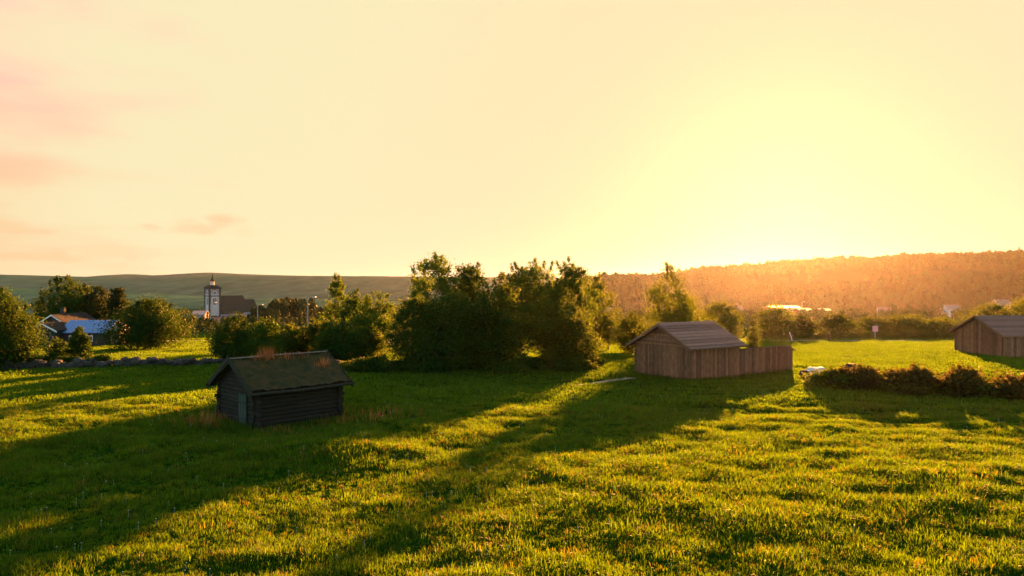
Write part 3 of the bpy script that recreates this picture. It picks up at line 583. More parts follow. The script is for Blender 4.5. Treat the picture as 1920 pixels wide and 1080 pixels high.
# ------------------------------------------------------------------ log cabin
def log_mesh(seed, mat, n=9, seg=7):
    r = random.Random(seed); mb = MB()
    mb.tube([(i / seg, r.uniform(-.008, .008), r.uniform(-.008, .008)) for i in range(seg + 1)], [.113 * r.uniform(.92, 1.06) for _ in range(seg + 1)], n)
    return mb.mesh('log', mat, False)
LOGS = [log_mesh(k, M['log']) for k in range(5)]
def log_cabin():
    x, y = -12.6, 36.0; L_, W_ = 4.6, 4.0; z0 = min(tz(x, y), tz(x + 3.2, y + 3.2)) + .0
    t = thing('log_cabin', 'small dark log cabin with a mossy turf roof standing in the meadow', 'cabin', (x, y, z0), R(45))
    st = .208; k = 0
    def log(x0, y0, z, ln, alongx):
        nonlocal k; k += 1
        o = link('log', LOGS[k % 5], t); o.location = (x0, y0, z); o.rotation_euler = (random.uniform(0, 6.28), 0, 0) if alongx else (0, 0, math.pi / 2)
        o.scale = (ln, 1, 1)
    def ext(): return random.uniform(.18, .34)
    for i in range(10):
        for yy in (0, W_):
            a, b = ext(), ext(); log(-a, yy, .1 + i * st, L_ + a + b, True)
        for xx in (0, L_):
            a, b = ext(), ext(); log(xx, -a, .1 + (i + .5) * st, W_ + a + b, False)
    zt = .1 + 10 * st; run = W_ / 2; slope = (3.24 - 2.17) / run
    for i in range(5):
        z = zt + (i + .5) * st * .98; half = run - (z - zt) / slope - .12
        for xx in (0, L_): log(xx, run - half, z, 2 * half, False)
    # dark box added inside so that no daylight shows through the joints
    MB().box(.08, L_ - .08, .08, W_ - .08, 0, zt).build('light_stop', M['log'], t)
    # plank door in the left gable end
    d = bpy.data.objects.new('door', None); C.objects.link(d); d.parent = t
    for i in range(4): MB().box(-.19 - .01 * (i % 2), -.13, .75 + i * .2, .94 + i * .2, .12, 1.72 - .02 * (i % 3)).build('plank', M['doorwood'], d)
    MB().box(-.215, -.19, .78, 1.52, .45, .55).build('door_batten', M['doorwood'], d)
    MB().box(-.215, -.19, .78, 1.52, 1.25, 1.35).build('door_batten', M['doorwood'], d)
    # turf roof: two sagging slabs
    ex, ey = .5, .5; ze = 2.17 - slope * ey - .05; zr = 3.24
    for side in (0, 1):
        nx, ny = 46, 22; V = []; Fc = []
        for top in (1, 0):
            for j in range(ny + 1):
                for i in range(nx + 1):
                    u = i / nx; w = j / ny; xx = -ex + u * (L_ + 2 * ex); yy = -ey + w * (run + ey); zz = ze + w * (zr - ze) - .07 * math.sin(math.pi * u) * (.4 + .6 * w)
                    if top: zz += .20 + .11 * float(vnoise(xx * 3, yy * 3 + side * 9, 41)) + .09 * float(vnoise(xx * 9, yy * 9, 42 + side))
                    if side: yy = W_ - yy
                    V.append((xx, yy, zz))
        m = (nx + 1) * (ny + 1); idx = lambda i, j, q: q * m + j * (nx + 1) + i
        for q in (0, 1):
            for j in range(ny):
                for i in range(nx): Fc.append((idx(i, j, q), idx(i + 1, j, q), idx(i + 1, j + 1, q), idx(i, j + 1, q)))
        for j in range(ny):
            for i in (0, nx): Fc.append((idx(i, j, 0), idx(i, j + 1, 0), idx(i, j + 1, 1), idx(i, j, 1)))
        for i in range(nx):
            for j in (0, ny): Fc.append((idx(i, j, 0), idx(i + 1, j, 0), idx(i + 1, j, 1), idx(i, j, 1)))
        rf_ = link('turf_roof', np_mesh('turf_roof', np.array(V), np.array(Fc), M['turf'], True), t)
        # short moss and grass on the turf
        r = random.Random(60 + side); V2 = []; F2 = []
        for k_ in range(2600):
            u, w = r.random(), r.random(); xx = -ex + .1 + u * (L_ + 2 * ex - .2); yy = -ey + .08 + w * (run + ey - .1); zz = ze + w * (zr - ze) - .07 * math.sin(math.pi * u) * (.4 + .6 * w) + .19 + .07 * float(vnoise(xx * 3, yy * 3 + side * 9, 41))
            if side: yy = W_ - yy
            h = r.uniform(.03, .10); a = r.uniform(0, 3.14); o = len(V2); c, s_ = .010 * math.cos(a), .010 * math.sin(a)
            V2 += [(xx - c, yy - s_, zz), (xx + c, yy + s_, zz), (xx + r.uniform(-.05, .05), yy + r.uniform(-.05, .05), zz + h)]; F2.append((o, o + 1, o + 2))
        g_ = link('roof_grass', np_mesh('roof_grass', np.array(V2), np.array(F2), M['drygrass' if side else 'grass'], False), rf_); g_['kind'] = 'stuff'
        # tall dry tussocks
        if side == 0:
            for (cx, cy, n_, h_, sp) in ((1.55, 1.95, 170, .62, .42), (1.0, 1.98, 50, .3, .3), (4.3, .95, 90, .42, .32), (3.6, 1.85, 40, .2, .5), (2.7, 1.9, 40, .2, .4)):
                V2 = []; F2 = []
                for k_ in range(n_):
                    xx = cx + r.gauss(0, sp * .55); yy = min(1.99, cy + r.gauss(0, sp * .35)); w = (yy + ey) / (run + ey); zz = ze + w * (zr - ze) + .12
                    h = h_ * r.uniform(.4, 1.05); a = r.uniform(0, 3.14); o = len(V2); c, s_ = .011 * math.cos(a), .011 * math.sin(a); lx, ly = r.gauss(0, .16) * h, r.gauss(0, .16) * h
                    V2 += [(xx - c, yy - s_, zz), (xx + c, yy + s_, zz), (xx + lx, yy + ly, zz + h + .1)]; F2.append((o, o + 1, o + 2))
                link('dry_grass_tuft', np_mesh('dry_grass_tuft', np.array(V2), np.array(F2), M['roofgrass']), t)['kind'] = 'stuff'
    # barge boards at both gables, ridge boards, eave logs
    for xx in (-ex - .05, L_ + ex + .01):
        for sgn in (0, 1):
            fy = (lambda q: q) if sgn == 0 else (lambda q: W_ - q)
            p = [(-ey - .12, ze - .16), (-ey - .12, ze + .14), (run + (.14 if sgn == 0 else -.04), zr + .38), (run + (.14 if sgn == 0 else -.04), zr + .12)]
            MB().prism(p, lambda q, xx=xx: (xx + .012 * sgn, fy(q[0]), q[1]), lambda q, xx=xx: (xx + .042 + .012 * sgn, fy(q[0]), q[1])).build('barge_board', M['cabinboard'], t)
    for a, b in ((-ex, 1.1), (1.13, 2.9), (2.93, L_ + ex)):
        dz = random.uniform(-.02, .02); MB().box(a, b, run - .10, run + .02, zr + .21 + dz, zr + .25 + dz).build('ridge_board', M['greyboard'], t)
    for yy in (-ey - .07, W_ + ey + .07):
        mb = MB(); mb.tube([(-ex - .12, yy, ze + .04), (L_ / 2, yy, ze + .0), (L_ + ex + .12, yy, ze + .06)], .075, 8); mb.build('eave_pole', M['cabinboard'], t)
    for xx in (.5, 2.2, 4.0):   # rafters' ends under the eave
        MB().box(xx, xx + .09, -ey - .02, .1, ze - .10, ze - .005).build('rafter_end', M['log'], t)
    for (xx, yy) in ((0, 0), (L_, 0), (0, W_), (L_, W_), (2.3, 0), (0, 2)):
        o = link('foundation_stone', rock_mesh(int(xx * 3 + yy), M['stone']), t); o.location = (xx, yy, -.16); o.scale = (.28, .28, .2)
def rock_mesh(seed, mat):
    r = random.Random(seed); import bmesh
    bm = bmesh.new(); bmesh.ops.create_icosphere(bm, subdivisions=2, radius=1)
    o = r.uniform(0, 50)
    for v_ in bm.verts:
        k = 1 + .45 * float(vnoise(v_.co.x * 1.6 + o, v_.co.y * 1.6 + v_.co.z * 1.1, seed)); v_.co *= k
        for ax in range(3): v_.co[ax] = max(-.82, min(.82, v_.co[ax]))
    me = bpy.data.meshes.new('rock'); bm.to_mesh(me); bm.free(); me.materials.append(mat); return me
log_cabin()

# ------------------------------------------------------------------ plank barn with lean-to
def plank_wall(t, name, n, pos, wid, zfun, mat, rnd, z0=0.0, th=.03):
    """vertical boards; pos(u)->(x,y) along the wall, out = outward normal"""
    (x0, y0), (x1, y1), (ox, oy) = pos; ln = math.hypot(x1 - x0, y1 - y0); ux, uy = (x1 - x0) / ln, (y1 - y0) / ln
    s = 0; e = [0]
    while e[-1] < ln - wid * .6: e.append(e[-1] + wid * rnd.uniform(.75, 1.25))
    e[-1] = ln
    for a, b in zip(e[:-1], e[1:]):
        a += .007; b -= .007; off = rnd.uniform(0, .022); zb = z0 + rnd.uniform(-.02, .07); q = []
        for s_, o_ in ((a, off), (b, off), (b, off + th), (a, off + th)): q.append((x0 + ux * s_ + ox * o_, y0 + uy * s_ + oy * o_))
        za, zb2 = zfun(a) + rnd.uniform(-.02, .015), zfun(b) + rnd.uniform(-.02, .015); zz = (za, zb2, zb2, za)
        mb = MB(); mb.add([(p[0], p[1], zb) for p in q] + [(p[0], p[1], z_) for p, z_ in zip(q, zz)], [(0, 3, 2, 1), (4, 5, 6, 7), (0, 1, 5, 4), (1, 2, 6, 5), (2, 3, 7, 6), (3, 0, 4, 7)])
        mb.build('plank', mat, t)
def courses(t, L0, L1, ye, ze, yr, zr, n, mat, rnd, shing=.2):
    """shingle courses climbing from eave (ye,ze) to ridge (yr,zr)"""
    dy, dz = (yr - ye) / n, (zr - ze) / n; ln = math.hypot(dy, dz); ny, nz = -dz / ln * (1 if dy > 0 else -1), abs(dy) / ln
    for i in range(n):
        mb = MB(); x = L0 + (0 if i % 2 else -.0)
        x = L0 - (shing * .5 if i % 2 else 0)
        while x < L1 - .03:
            w = shing * rnd.uniform(.8, 1.25); a, b = max(L0, x) + .004, min(L1, x + w) - .004; x += w
            if b - a < .02: continue
            st = -.10 * rnd.random() * .35; th = .022 + rnd.uniform(0, .014)
            p0 = (ye + dy * (i + st), ze + dz * (i + st)); p1 = (ye + dy * (i + 1.18), ze + dz * (i + 1.18))
            if i == n - 1: p1 = (yr, zr)
            lo, hi = .085, .008
            q = [(a, p0[0] + ny * (lo - th), p0[1] + nz * (lo - th)), (b, p0[0] + ny * (lo - th), p0[1] + nz * (lo - th)), (b, p1[0] + ny * (hi - th), p1[1] + nz * (hi - th)), (a, p1[0] + ny * (hi - th), p1[1] + nz * (hi - th)),
                 (a, p0[0] + ny * lo, p0[1] + nz * lo), (b, p0[0] + ny * lo, p0[1] + nz * lo), (b, p1[0] + ny * hi, p1[1] + nz * hi), (a, p1[0] + ny * hi, p1[1] + nz * hi)]
            mb.add(q, [(0, 3, 2, 1), (4, 5, 6, 7), (0, 1, 5, 4), (1, 2, 6, 5), (2, 3, 7, 6), (3, 0, 4, 7)])
        mb.build('shingle_course', mat, t)
def barn():
    x, y = 12.8, 52.3; L_, W_ = 5.3, 5.76; a = R(34); rnd = random.Random(21)
    z0 = min(tz(x, y), tz(x + L_ * math.cos(a), y + L_ * math.sin(a)), tz(x - W_ * math.sin(a), y + W_ * math.cos(a))) - .10
    t = thing('plank_barn', 'weathered vertical plank barn with grey shingled gable roof and lower side wing', 'barn', (x, y, z0), a)
    he, hr, run = 2.55, 4.02, W_ / 2
    # solid core added behind the planks to stop light leaks
    MB().prism([(.05, 0), (W_ - .05, 0), (W_ - .05, he), (run, hr - .06), (.05, he)], lambda p: (.05, p[0], p[1]), lambda p: (L_ - .05, p[0], p[1])).build('light_stop', M['darkwood'], t)
    plank_wall(t, 'plank', 0, ((0.03, W_), (0.03, 0), (-1, 0)), .24, lambda s: he + .02, M['barnwood'], rnd)
    plank_wall(t, 'plank', 0, ((0, 0.03), (L_, 0.03), (0, -1)), .24, lambda s: he - .02, M['barnwood'], rnd)
    plank_wall(t, 'plank', 0, ((L_ - .03, 0), (L_ - .03, W_), (1, 0)), .3, lambda s: he, M['barnwood'], rnd)
    plank_wall(t, 'plank', 0, ((L_, W_ - .03), (0, W_ - .03), (0, 1)), .3, lambda s: he - .02, M['barnwood'], rnd)
    # horizontal boards in the gable triangles
    for xx, sx in ((.03, -1), (L_ - .03, 1)):
        z = he + .06; i = 0
        while z < hr - .2:
            h_ = .19; h1 = run * (hr - z) / (hr - he) - .12; h2 = run * (hr - z - h_) / (hr - he) - .12
            if h2 < .08: break
            off = rnd.uniform(-.03, .0); x0_, x1_ = sorted((xx + sx * off, xx + sx * (off + .03)))
            MB().prism([(run - h1, z + .006), (run + h1, z + .006), (run + h2, z + h_ - .006), (run - h2, z + h_ - .006)], lambda p: (x0_, p[0], p[1]), lambda p: (x1_, p[0], p[1])).build('gable_board', M['barnwood'], t); z += h_
    MB().box(-.10, -.035, -.1, W_ + .1, he - .02, he + .09).build('tie_beam', M['barnwood'], t)
    # plank doors marked by battens on the gable end
    for yy in (1.6, 4.1): MB().box(-.075, -.052, yy, yy + .13, .1, he - .15).build('door_batten', M['barnwood'], t)
    # roof decks, courses, barge boards
    ov, ex = .38, .42; sl = (hr - he) / run; ze = he - sl * ov
    for sgn in (0, 1):
        fy = (lambda q: q) if sgn == 0 else (lambda q: W_ - q)
        MB().prism([(-ov, ze - .02), (run, hr - .02), (run, hr + .06), (-ov, ze + .06)], lambda p: (-ex, fy(p[0]), p[1]), lambda p: (L_ + ex, fy(p[0]), p[1])).build('roof_deck', M['barnwood'], t)
        courses(t, -ex - .03, L_ + ex + .03, fy(-ov - .05), ze + .045, fy(run), hr + .085, 9, M['shingle'], rnd)
        for xx in (-ex - .075, L_ + ex + .035):
            MB().prism([(-ov - .06, ze - .15), (run, hr - .12), (run, hr + .07), (-ov - .06, ze + .03)], lambda p: (xx, fy(p[0]), p[1]), lambda p: (xx + .035, fy(p[0]), p[1])).build('barge_board', M['barnwood'], t)
    MB().prism([(-.14, -.07), (0, .025), (.14, -.07), (0, -.01)], lambda p: (-ex - .04, run + p[0], hr + .14 + p[1]), lambda p: (L_ + ex + .04, run + p[0], hr + .14 + p[1])).build('ridge_cap', M['shingle'], t)
    # lean-to wing
    w = bpy.data.objects.new('lean_to', None); C.objects.link(w); w.parent = t
    x0_, x1_ = L_ + .06, 12.1; hf, hb, D = 2.12, 1.55, 3.4
    MB().prism([(.22, 0), (D - .05, 0), (D - .05, hb), (.22, hf - .03)], lambda p: (x0_, p[0], p[1]), lambda p: (x1_ - .05, p[0], p[1])).build('light_stop', M['darkwood'], w)  # core added inside the wing against light leaks
    plank_wall(w, 'plank', 0, ((x0_, .2), (x1_, .2), (0, -1)), .22, lambda s: hf - .02 - (.32 * max(0, (s - 5.7) / 1.1) if s > 5.7 else 0), M['barnwood'], rnd)
    plank_wall(w, 'plank', 0, ((x1_ - .03, .2), (x1_ - .03, D), (1, 0)), .24, lambda s: hf - .36 + (hb - hf) * s / D * .6, M['barnwood'], rnd)
    plank_wall(w, 'plank', 0, ((x1_, D - .03), (x0_, D - .03), (0, 1)), .3, lambda s: hb - .02, M['barnwood'], rnd)
    xm = x0_ + 5.7
    for nm, xa, xb, da, db in (('roof_deck', x0_, xm, 0, 0), ('roof_deck', xm + .002, x1_ + .28, .0, -.42)):
        mb = MB(); v_ = []
        for th in (0, .07):
            v_ += [(xa, .02, hf + da + th), (xb, .02, hf + db + th), (xb, D + .25, hb - .02 + db * .4 + th), (xa, D + .25, hb - .02 + da + th)]
        mb.add(v_, [(0, 3, 2, 1), (4, 5, 6, 7), (0, 1, 5, 4), (1, 2, 6, 5), (2, 3, 7, 6), (3, 0, 4, 7)]); mb.build(nm, M['shingle'], w)
barn()

def gable_shed(name, label, cat, loc, rz, L_, W_, he, hr, wm, rm, tm=None, ov=.3, planks=True, seed=1, wid=.3, ncourse=10, chimney=None, windows=()):
    """general gabled building: x along ridge, front at y=0"""
    rnd = random.Random(seed); t = thing(name, label, cat, loc, rz); run = W_ / 2
    MB().prism([(.04, -.6), (W_ - .04, -.6), (W_ - .04, he - .01), (run, hr - .05), (.04, he - .01)], lambda p: (.04, p[0], p[1]), lambda p: (L_ - .04, p[0], p[1])).build('wall', wm, t)
    if planks:
        gz = lambda s: he + (hr - he) * (1 - abs(s - run) / run) - .06
        plank_wall(t, 'plank', 0, ((.02, W_), (.02, 0), (-1, 0)), wid, gz, wm, rnd, -.3)
        plank_wall(t, 'plank', 0, ((0, .02), (L_, .02), (0, -1)), wid, lambda s: he - .03, wm, rnd, -.3)
        plank_wall(t, 'plank', 0, ((L_ - .02, 0), (L_ - .02, W_), (1, 0)), wid, gz, wm, rnd, -.3)
    sl = (hr - he) / run; ze = he - sl * ov
    for sgn in (0, 1):
        fy = (lambda q: q) if sgn == 0 else (lambda q: W_ - q)
        r_ = MB().prism([(-ov, ze), (run, hr), (run, hr + .09), (-ov, ze + .09)], lambda p: (-ov, fy(p[0]), p[1]), lambda p: (L_ + ov, fy(p[0]), p[1])).build('roof', rm, t)
        if ncourse: courses(r_, -ov - .02, L_ + ov + .02, fy(-ov - .03), ze + .075, fy(run), hr + .10, ncourse, rm, rnd, .35)
        for xx in (-ov - .06, L_ + ov + .025):
            MB().prism([(-ov - .04, ze - .14), (run, hr - .10), (run, hr + .10), (-ov - .04, ze + .08)], lambda p: (xx, fy(p[0]), p[1]), lambda p: (xx + .034, fy(p[0]), p[1])).build('barge_board', tm or wm, t)
    for (side, u, z, w, h) in windows:
        f_ = MB(); g_ = MB()
        if side == 'front': f_.box(u, u + w, -.10, -.0, z, z + h); g_.box(u + .08, u + w - .08, -.112, -.1, z + .08, z + h - .08)
        else:
            xx = 0 if side == 'left' else L_; s_ = -1 if side == 'left' else 1; a_, b_ = sorted((xx, xx + s_ * .1)); c_, d_ = sorted((xx + s_ * .1, xx + s_ * .112))
            f_.box(a_, b_, u, u + w, z, z + h); g_.box(c_, d_, u + .08, u + w - .08, z + .08, z + h - .08)
        fo = f_.build('window', M['white'], t); g_.build('pane', M['glass'], fo)
    if chimney: MB().box(chimney[0], chimney[0] + .55, run - .28, run + .28, hr - .4, hr + chimney[1]).build('chimney', M['stone'], t)
    return t
# dark shed at the right edge of the picture
xs_, ys_ = 47.6, 70.8
gable_shed('field_shed', 'dark plank shed with pale roof cut by the right picture edge', 'shed', (xs_, ys_, tz(xs_, ys_ + 3) - .05), R(3), 9.5, 7.2, 2.35, 3.95, M['barnwood'], M['shingle'], None, .35, True, 5, .34, 14)
# farm cottages at left
Yf = 95.0; zf = tz(PX(150, Yf), Yf)
t = gable_shed('cottage', 'low cottage with blue metal roof at the left farm', 'cottage', (PX(112, Yf), Yf, zf), 0, 5.75, 5.6, PZ(623, Yf) - zf + .05, PZ(600, Yf + 2.8) - zf - .1, M['darkwood'], M['blueroof'], M['white'], .3, True, 8, .3, 0, None, (('front', 3.4, .6, .9, .8), ('front', 1.2, .6, .9, .8)))
for k in range(13):    # standing seams of the metal roof
    he_, hr_ = PZ(623, Yf) - zf + .05, PZ(600, Yf + 2.8) - zf - .1; sl_ = (hr_ - he_) / 2.8; xx = -.25 + k * .52
    MB().prism([(-.3, he_ - sl_ * .3 + .092), (2.8, hr_ + .092), (2.8, hr_ + .13), (-.3, he_ - sl_ * .3 + .13)], lambda p: (xx, p[0], p[1]), lambda p: (xx + .03, p[0], p[1])).build('roof_seam', M['blueroof'], t)
po = bpy.data.objects.new('porch', None); C.objects.link(po); po.parent = t
hp = PZ(612, Yf + 1.5) - zf
MB().box(6.1, 7.3, .9, 3.6, .0, hp - .45).build('porch_wall', M['lit_porch_wood'], po)
MB().prism([(.6, hp - .45), (3.9, hp - .45), (2.25, hp + .35)], lambda p: (6.05, p[0], p[1]), lambda p: (7.35, p[0], p[1])).build('porch_gable', M['lit_porch_wood'], po)
MB().box(7.36, 7.42, .6, 3.9, hp - .55, hp - .44).build('porch_trim', M['white'], po)
Y2 = 93.5; z2 = tz(PX(80, Y2), Y2); 
t = gable_shed('shed', 'dark green shed with white trimmed gable in front of the brown house', 'shed', (PX(104, Y2), Y2, z2), R(90), 4.5, 3.15, PZ(623, Y2) - z2 + .25, PZ(607, Y2) - z2, M['darkgreen'], M['brownroof'], M['white'], .28, True, 9, .3, 8)
Y3 = 103.5; z3 = tz(PX(99, Y3), Y3)
t = gable_shed('house', 'brown house with white trimmed gable behind the green shed', 'house', (PX(118, Y3) + .1, Y3, z3), R(90), 7.5, 3.2, PZ(607, Y3) - z3 + .2, PZ(591, Y3) - z3, M['darkwood'], M['brownroof'], M['white'], .3, True, 10, .3, 8, (2.2, 1.0))
Y4 = 92.0; z4 = tz(PX(727, Y4), Y4)
gable_shed('shed', 'grey roofed shed half hidden between the rounded tree and the grove', 'shed', (PX(727, Y4), Y4, z4), R(70), 6, 5, PZ(640, Y4) - z4, PZ(617, Y4) - z4 + .2, M['darkwood'], M['greyroof'], M['greyboard'], .4, True, 11, .3, 9)
Y5 = 104.0; z5 = tz(PX(870, Y5), Y5)
gable_shed('house', 'pale house glimpsed between the trunks of the middle grove', 'house', (PX(868, Y5), Y5, z5), R(4), 6.5, 6, 2.3, 4.0, M['white'], M['greyroof'], M['white'], .35, True, 12, .3, 0, None, (('front', 1, .9, .9, 1), ('front', 3.4, .9, .9, 1)))

# ------------------------------------------------------------------ church
def church():
    Yc = 700.0; Xc = PX(393, Yc); s = .511; zb = PZ(590, Yc) - 5
    a = R(-22) + R(5) ; a = math.atan2(Xc, Yc) * -1; a = -math.atan2(-Xc, Yc) * -1
    view = math.atan2(Xc, Yc)                      # bearing of the tower seen from the camera
    rz = -view + R(-23) if False else (-view) - R(-24) - R(2 * math.degrees(-view)) + 0
    rz = R(24) + R(22)                             # front face turned a little to the right of the camera
    t = thing('church', 'white church tower with dark corner timbers, spire and long dark roof', 'church', (Xc, Yc, zb), rz)
    w = 10.0; top = PZ(540, Yc) - zb
    MB().box(0, w, 0, w, -5, top).build('tower_wall', M['whitewash'], t)
    def post(x0, x1, y0, y1, z0, z1, nm='corner_timber'): MB().box(x0, x1, y0, y1, z0, z1).build(nm, M['churchdark'], t)
    for (x_, y_) in ((0, 0), (w, 0), (0, w), (w, w)): post(x_ - .75, x_ + .75, y_ - .75, y_ + .75, -5, top + .1)
    zm = PZ(556, Yc) - zb
    for y0, y1 in ((-.4, -.01), (w + .01, w + .4)):
        post(.75, w - .75, y0, y1, zm, zm + .8, 'belt_timber'); post(.75, w - .75, y0, y1, top - 1.1, top, 'belt_timber')
    for x0, x1 in ((-.4, -.01), (w + .01, w + .4)):
        post(x0, x1, .75, w - .75, zm, zm + .8, 'belt_timber'); post(x0, x1, .75, w - .75, top - 1.1, top, 'belt_timber')
    # curved arch boards under the cornice, dials and windows, on the two faces in view
    def on(face, u, z, d): return (u, -d, z) if face == 0 else (-d, u, z)
    for face in (0, 1):
        pts = [];  n = 14
        for i in range(n + 1):
            q = i / n; u = .75 + q * (w - 1.5); pts.append((u, top - 4.6 + 2.6 * math.sin(math.pi * q) ** .8))
        mb = MB()
        for (u0, z0_), (u1, z1_) in zip(pts[:-1], pts[1:]):
            c = [on(face, u0, z0_, .02), on(face, u1, z1_, .02), on(face, u1, z1_ + .7, .02), on(face, u0, z0_ + .7, .02), on(face, u0, z0_, .3), on(face, u1, z1_, .3), on(face, u1, z1_ + .7, .3), on(face, u0, z0_ + .7, .3)]
            mb.add(c, [(0, 3, 2, 1), (4, 5, 6, 7), (0, 1, 5, 4), (1, 2, 6, 5), (2, 3, 7, 6), (3, 0, 4, 7)])
        mb.build('arch_board', M['churchdark'], t)
        def panel(nm, u0, u1, z0_, z1_, d0, d1, m, par=t):
            mb = MB(); c = [on(face, u0, z0_, d0), on(face, u1, z0_, d0), on(face, u1, z1_, d0), on(face, u0, z1_, d0), on(face, u0, z0_, d1), on(face, u1, z0_, d1), on(face, u1, z1_, d1), on(face, u0, z1_, d1)]
            mb.add(c, [(0, 3, 2, 1), (4, 5, 6, 7), (0, 1, 5, 4), (1, 2, 6, 5), (2, 3, 7, 6), (3, 0, 4, 7)]); return mb.build(nm, m, par)
        fr = panel('window', 3.6, 6.4, zm - 7.6, zm - 2.0, .02, .25, M['churchdark']); panel('pane', 4.5, 5.5, zm - 6.9, zm - 2.7, .25, .32, M['whitewash'], fr)
        panel('louvre', 4.1, 5.9, zm + 2.4, zm + 4.4, .02, .2, M['greyroof'])
        for u in (2.2, 7.3): panel('small_window', u, u + .6, zm + 2.7, zm + 4.0, .02, .2, M['churchdark'])
    # cornice, curved cap, lantern and spire
    def frus(nm, levels, m, cx=w / 2, cy=w / 2, n=4, rot=math.pi / 4):
        mb = MB(); V = []; Fc = []
        for (z, r_) in levels:
            for k in range(n): V.append((cx + r_ * math.cos(rot + 2 * math.pi * k / n), cy + r_ * math.sin(rot + 2 * math.pi * k / n), z))
        for i in range(len(levels) - 1):
            for k in range(n): Fc.append((i * n + k, i * n + (k + 1) % n, (i + 1) * n + (k + 1) % n, (i + 1) * n + k))
        Fc.append(tuple(range(n - 1, -1, -1))); Fc.append(tuple(range((len(levels) - 1) * n, len(levels) * n))); mb.add(V, Fc); return mb.build(nm, m, t)
    q2 = math.sqrt(2)
    frus('tower_cap', [(top, (w / 2 + 1.1) * q2), (top + .5, (w / 2 + 1.1) * q2), (top + 1.6, 4.6 * q2), (top + 2.4, 3.4 * q2), (top + 2.9, 2.0 * q2)], M['churchroof'])
    lt = PZ(527, Yc) - zb
    for k in range(8):
        an = math.pi / 8 + k * math.pi / 4; MB().tube([(w / 2 + 1.55 * math.cos(an), w / 2 + 1.55 * math.sin(an), top + 2.8), (w / 2 + 1.55 * math.cos(an), w / 2 + 1.55 * math.sin(an), lt)], .27, 6).build('lantern_post', M['white'], t)
    frus('lantern_floor', [(top + 2.9, 1.9), (top + 3.3, 1.9)], M['white'], n=8, rot=math.pi / 8)
    frus('spire', [(lt - .2, 2.5), (lt + .4, 2.2), (lt + 1.6, 1.35), (lt + 3.5, .8), (lt + 6.0, .35), (PZ(513, Yc) - zb, .08)], M['churchroof'], n=8, rot=math.pi / 8)
    # nave and lower choir with hipped end, running to the right of the tower
    def hip(nm, x0, x1, y0, y1, ze, zr, cut, wm):
        ym = (y0 + y1) / 2; MB().box(x0, x1, y0 + .8, y1 - .8, -5, ze + .02).build(nm + '_wall', wm, t)
        V = [(x0, y0, ze), (x1, y0, ze), (x1, y1, ze), (x0, y1, ze), (x0, ym, zr), (x1 - cut, ym, zr)]
        MB().add(V, [(0, 1, 5, 4), (1, 2, 5), (2, 3, 4, 5), (3, 0, 4), (0, 3, 2, 1)]).build(nm + '_roof', M['churchroof'], t)
    k = 1.0 / math.cos(R(24))
    hip('nave', w + .8, w + 31, -6, w + 6, PZ(586, Yc) - zb - 2, PZ(554.5, Yc) - zb, 5.5, M['whitewash'])
    hip('choir', w + 24, w + 41, -2.5, w + 2.5, PZ(588, Yc) - zb - 2, PZ(562.5, Yc) - zb, 4, M['whitewash'])
church()

# ------------------------------------------------------------------ town
WM = dict(ochre='ochre', red='redwood', grey='greyhouse', white='white', brown='darkwood'); RM = dict(grey='greyroof', red='redtile', pale='paleroof', brown='brownroof', pink='pinkroof')
def town(px, py, Yd, wpx, wc, rc, label, rot=0, depth=8, hk=1.0):
    """py = row of the ridge"""
    X = PX(px, Yd); L_ = wpx * Yd / F_PX; zr = PZ(py, Yd); H = 7.5 * hk; z = zr - H
    g = tz(X, Yd); z = min(z, g) if z > g else z
    H = zr - z; he = H - depth * .33
    gable_shed('house', label, 'house', (X - L_ / 2, Yd, z), R(rot), L_, depth, he, H, M[WM[wc]], M[RM[rc]], M['white'], .5, False, 3, .3, 0, (L_ * .4, .9),
               [('front', L_ * q, he - 2.1, L_ * .16, 1.3) for q in (.14, .42, .7)] + [('left', depth * .4, he - 2.1, 1.2, 1.3)])
town(345, 590, 520, 22, 'ochre', 'grey', 'wide grey roofed house left of the church, nearest the field')
town(372, 583, 600, 24, 'grey', 'pink', 'house with pale pink roof just left of the church tower')
town(330, 586, 640, 16, 'white', 'pale', 'small white house with pale roof at the left end of the town')
town(430, 590, 520, 32, 'brown', 'grey', 'long brown house with grey roof below the church roof', 6)
town(468, 586, 560, 26, 'red', 'grey', 'dark red house with grey roof under the choir of the church', -8)
town(505, 585, 540, 22, 'grey', 'grey', 'grey house with grey roof right of the lamp post', 10)
town(530, 588, 460, 26, 'ochre', 'brown', 'ochre house with brown roof below the wooded knoll')
town(555, 581, 430, 18, 'white', 'grey', 'white gabled house right of the wooded knoll', 80, 7)
town(360, 598, 420, 34, 'brown', 'brown', 'low brown house nearest below the church tower', -6, 8, .7)
town(405, 596, 440, 20, 'grey', 'red', 'grey house with red tiled roof behind the tall post', 12)
town(452, 598, 400, 24, 'ochre', 'red', 'ochre house with red tiled roof behind the dark pair of trees')
town(60, 588, 480, 22, 'white', 'pale', 'white house with pale roof left of the dark spruce')
town(1130, 577, 400, 30, 'grey', 'pale', 'pale roofed building right of the grove under the hill')
town(1270, 590, 420, 26, 'red', 'grey', 'red house with grey roof behind the pointed tree')
town(1340, 588, 430, 22, 'white', 'grey', 'white house with grey roof beyond the barn ridge')
town(1385, 575, 440, 18, 'ochre', 'pale', 'ochre house with pale roof on the hill foot above the spruce')
town(1590, 586, 400, 24, 'red', 'grey', 'red house right of the long pale roofed building', 5)
town(1720, 590, 420, 26, 'brown', 'red', 'brown house with red roof left of the dark shed')
town(1660, 577, 440, 20, 'white', 'grey', 'white house with grey roof halfway up the hill foot', -10)
town(1790, 572, 440, 22, 'white', 'pale', 'white house with pale roof above the dark shed ridge')
town(1885, 562, 440, 22, 'ochre', 'grey', 'ochre house with grey roof highest on the right slope')
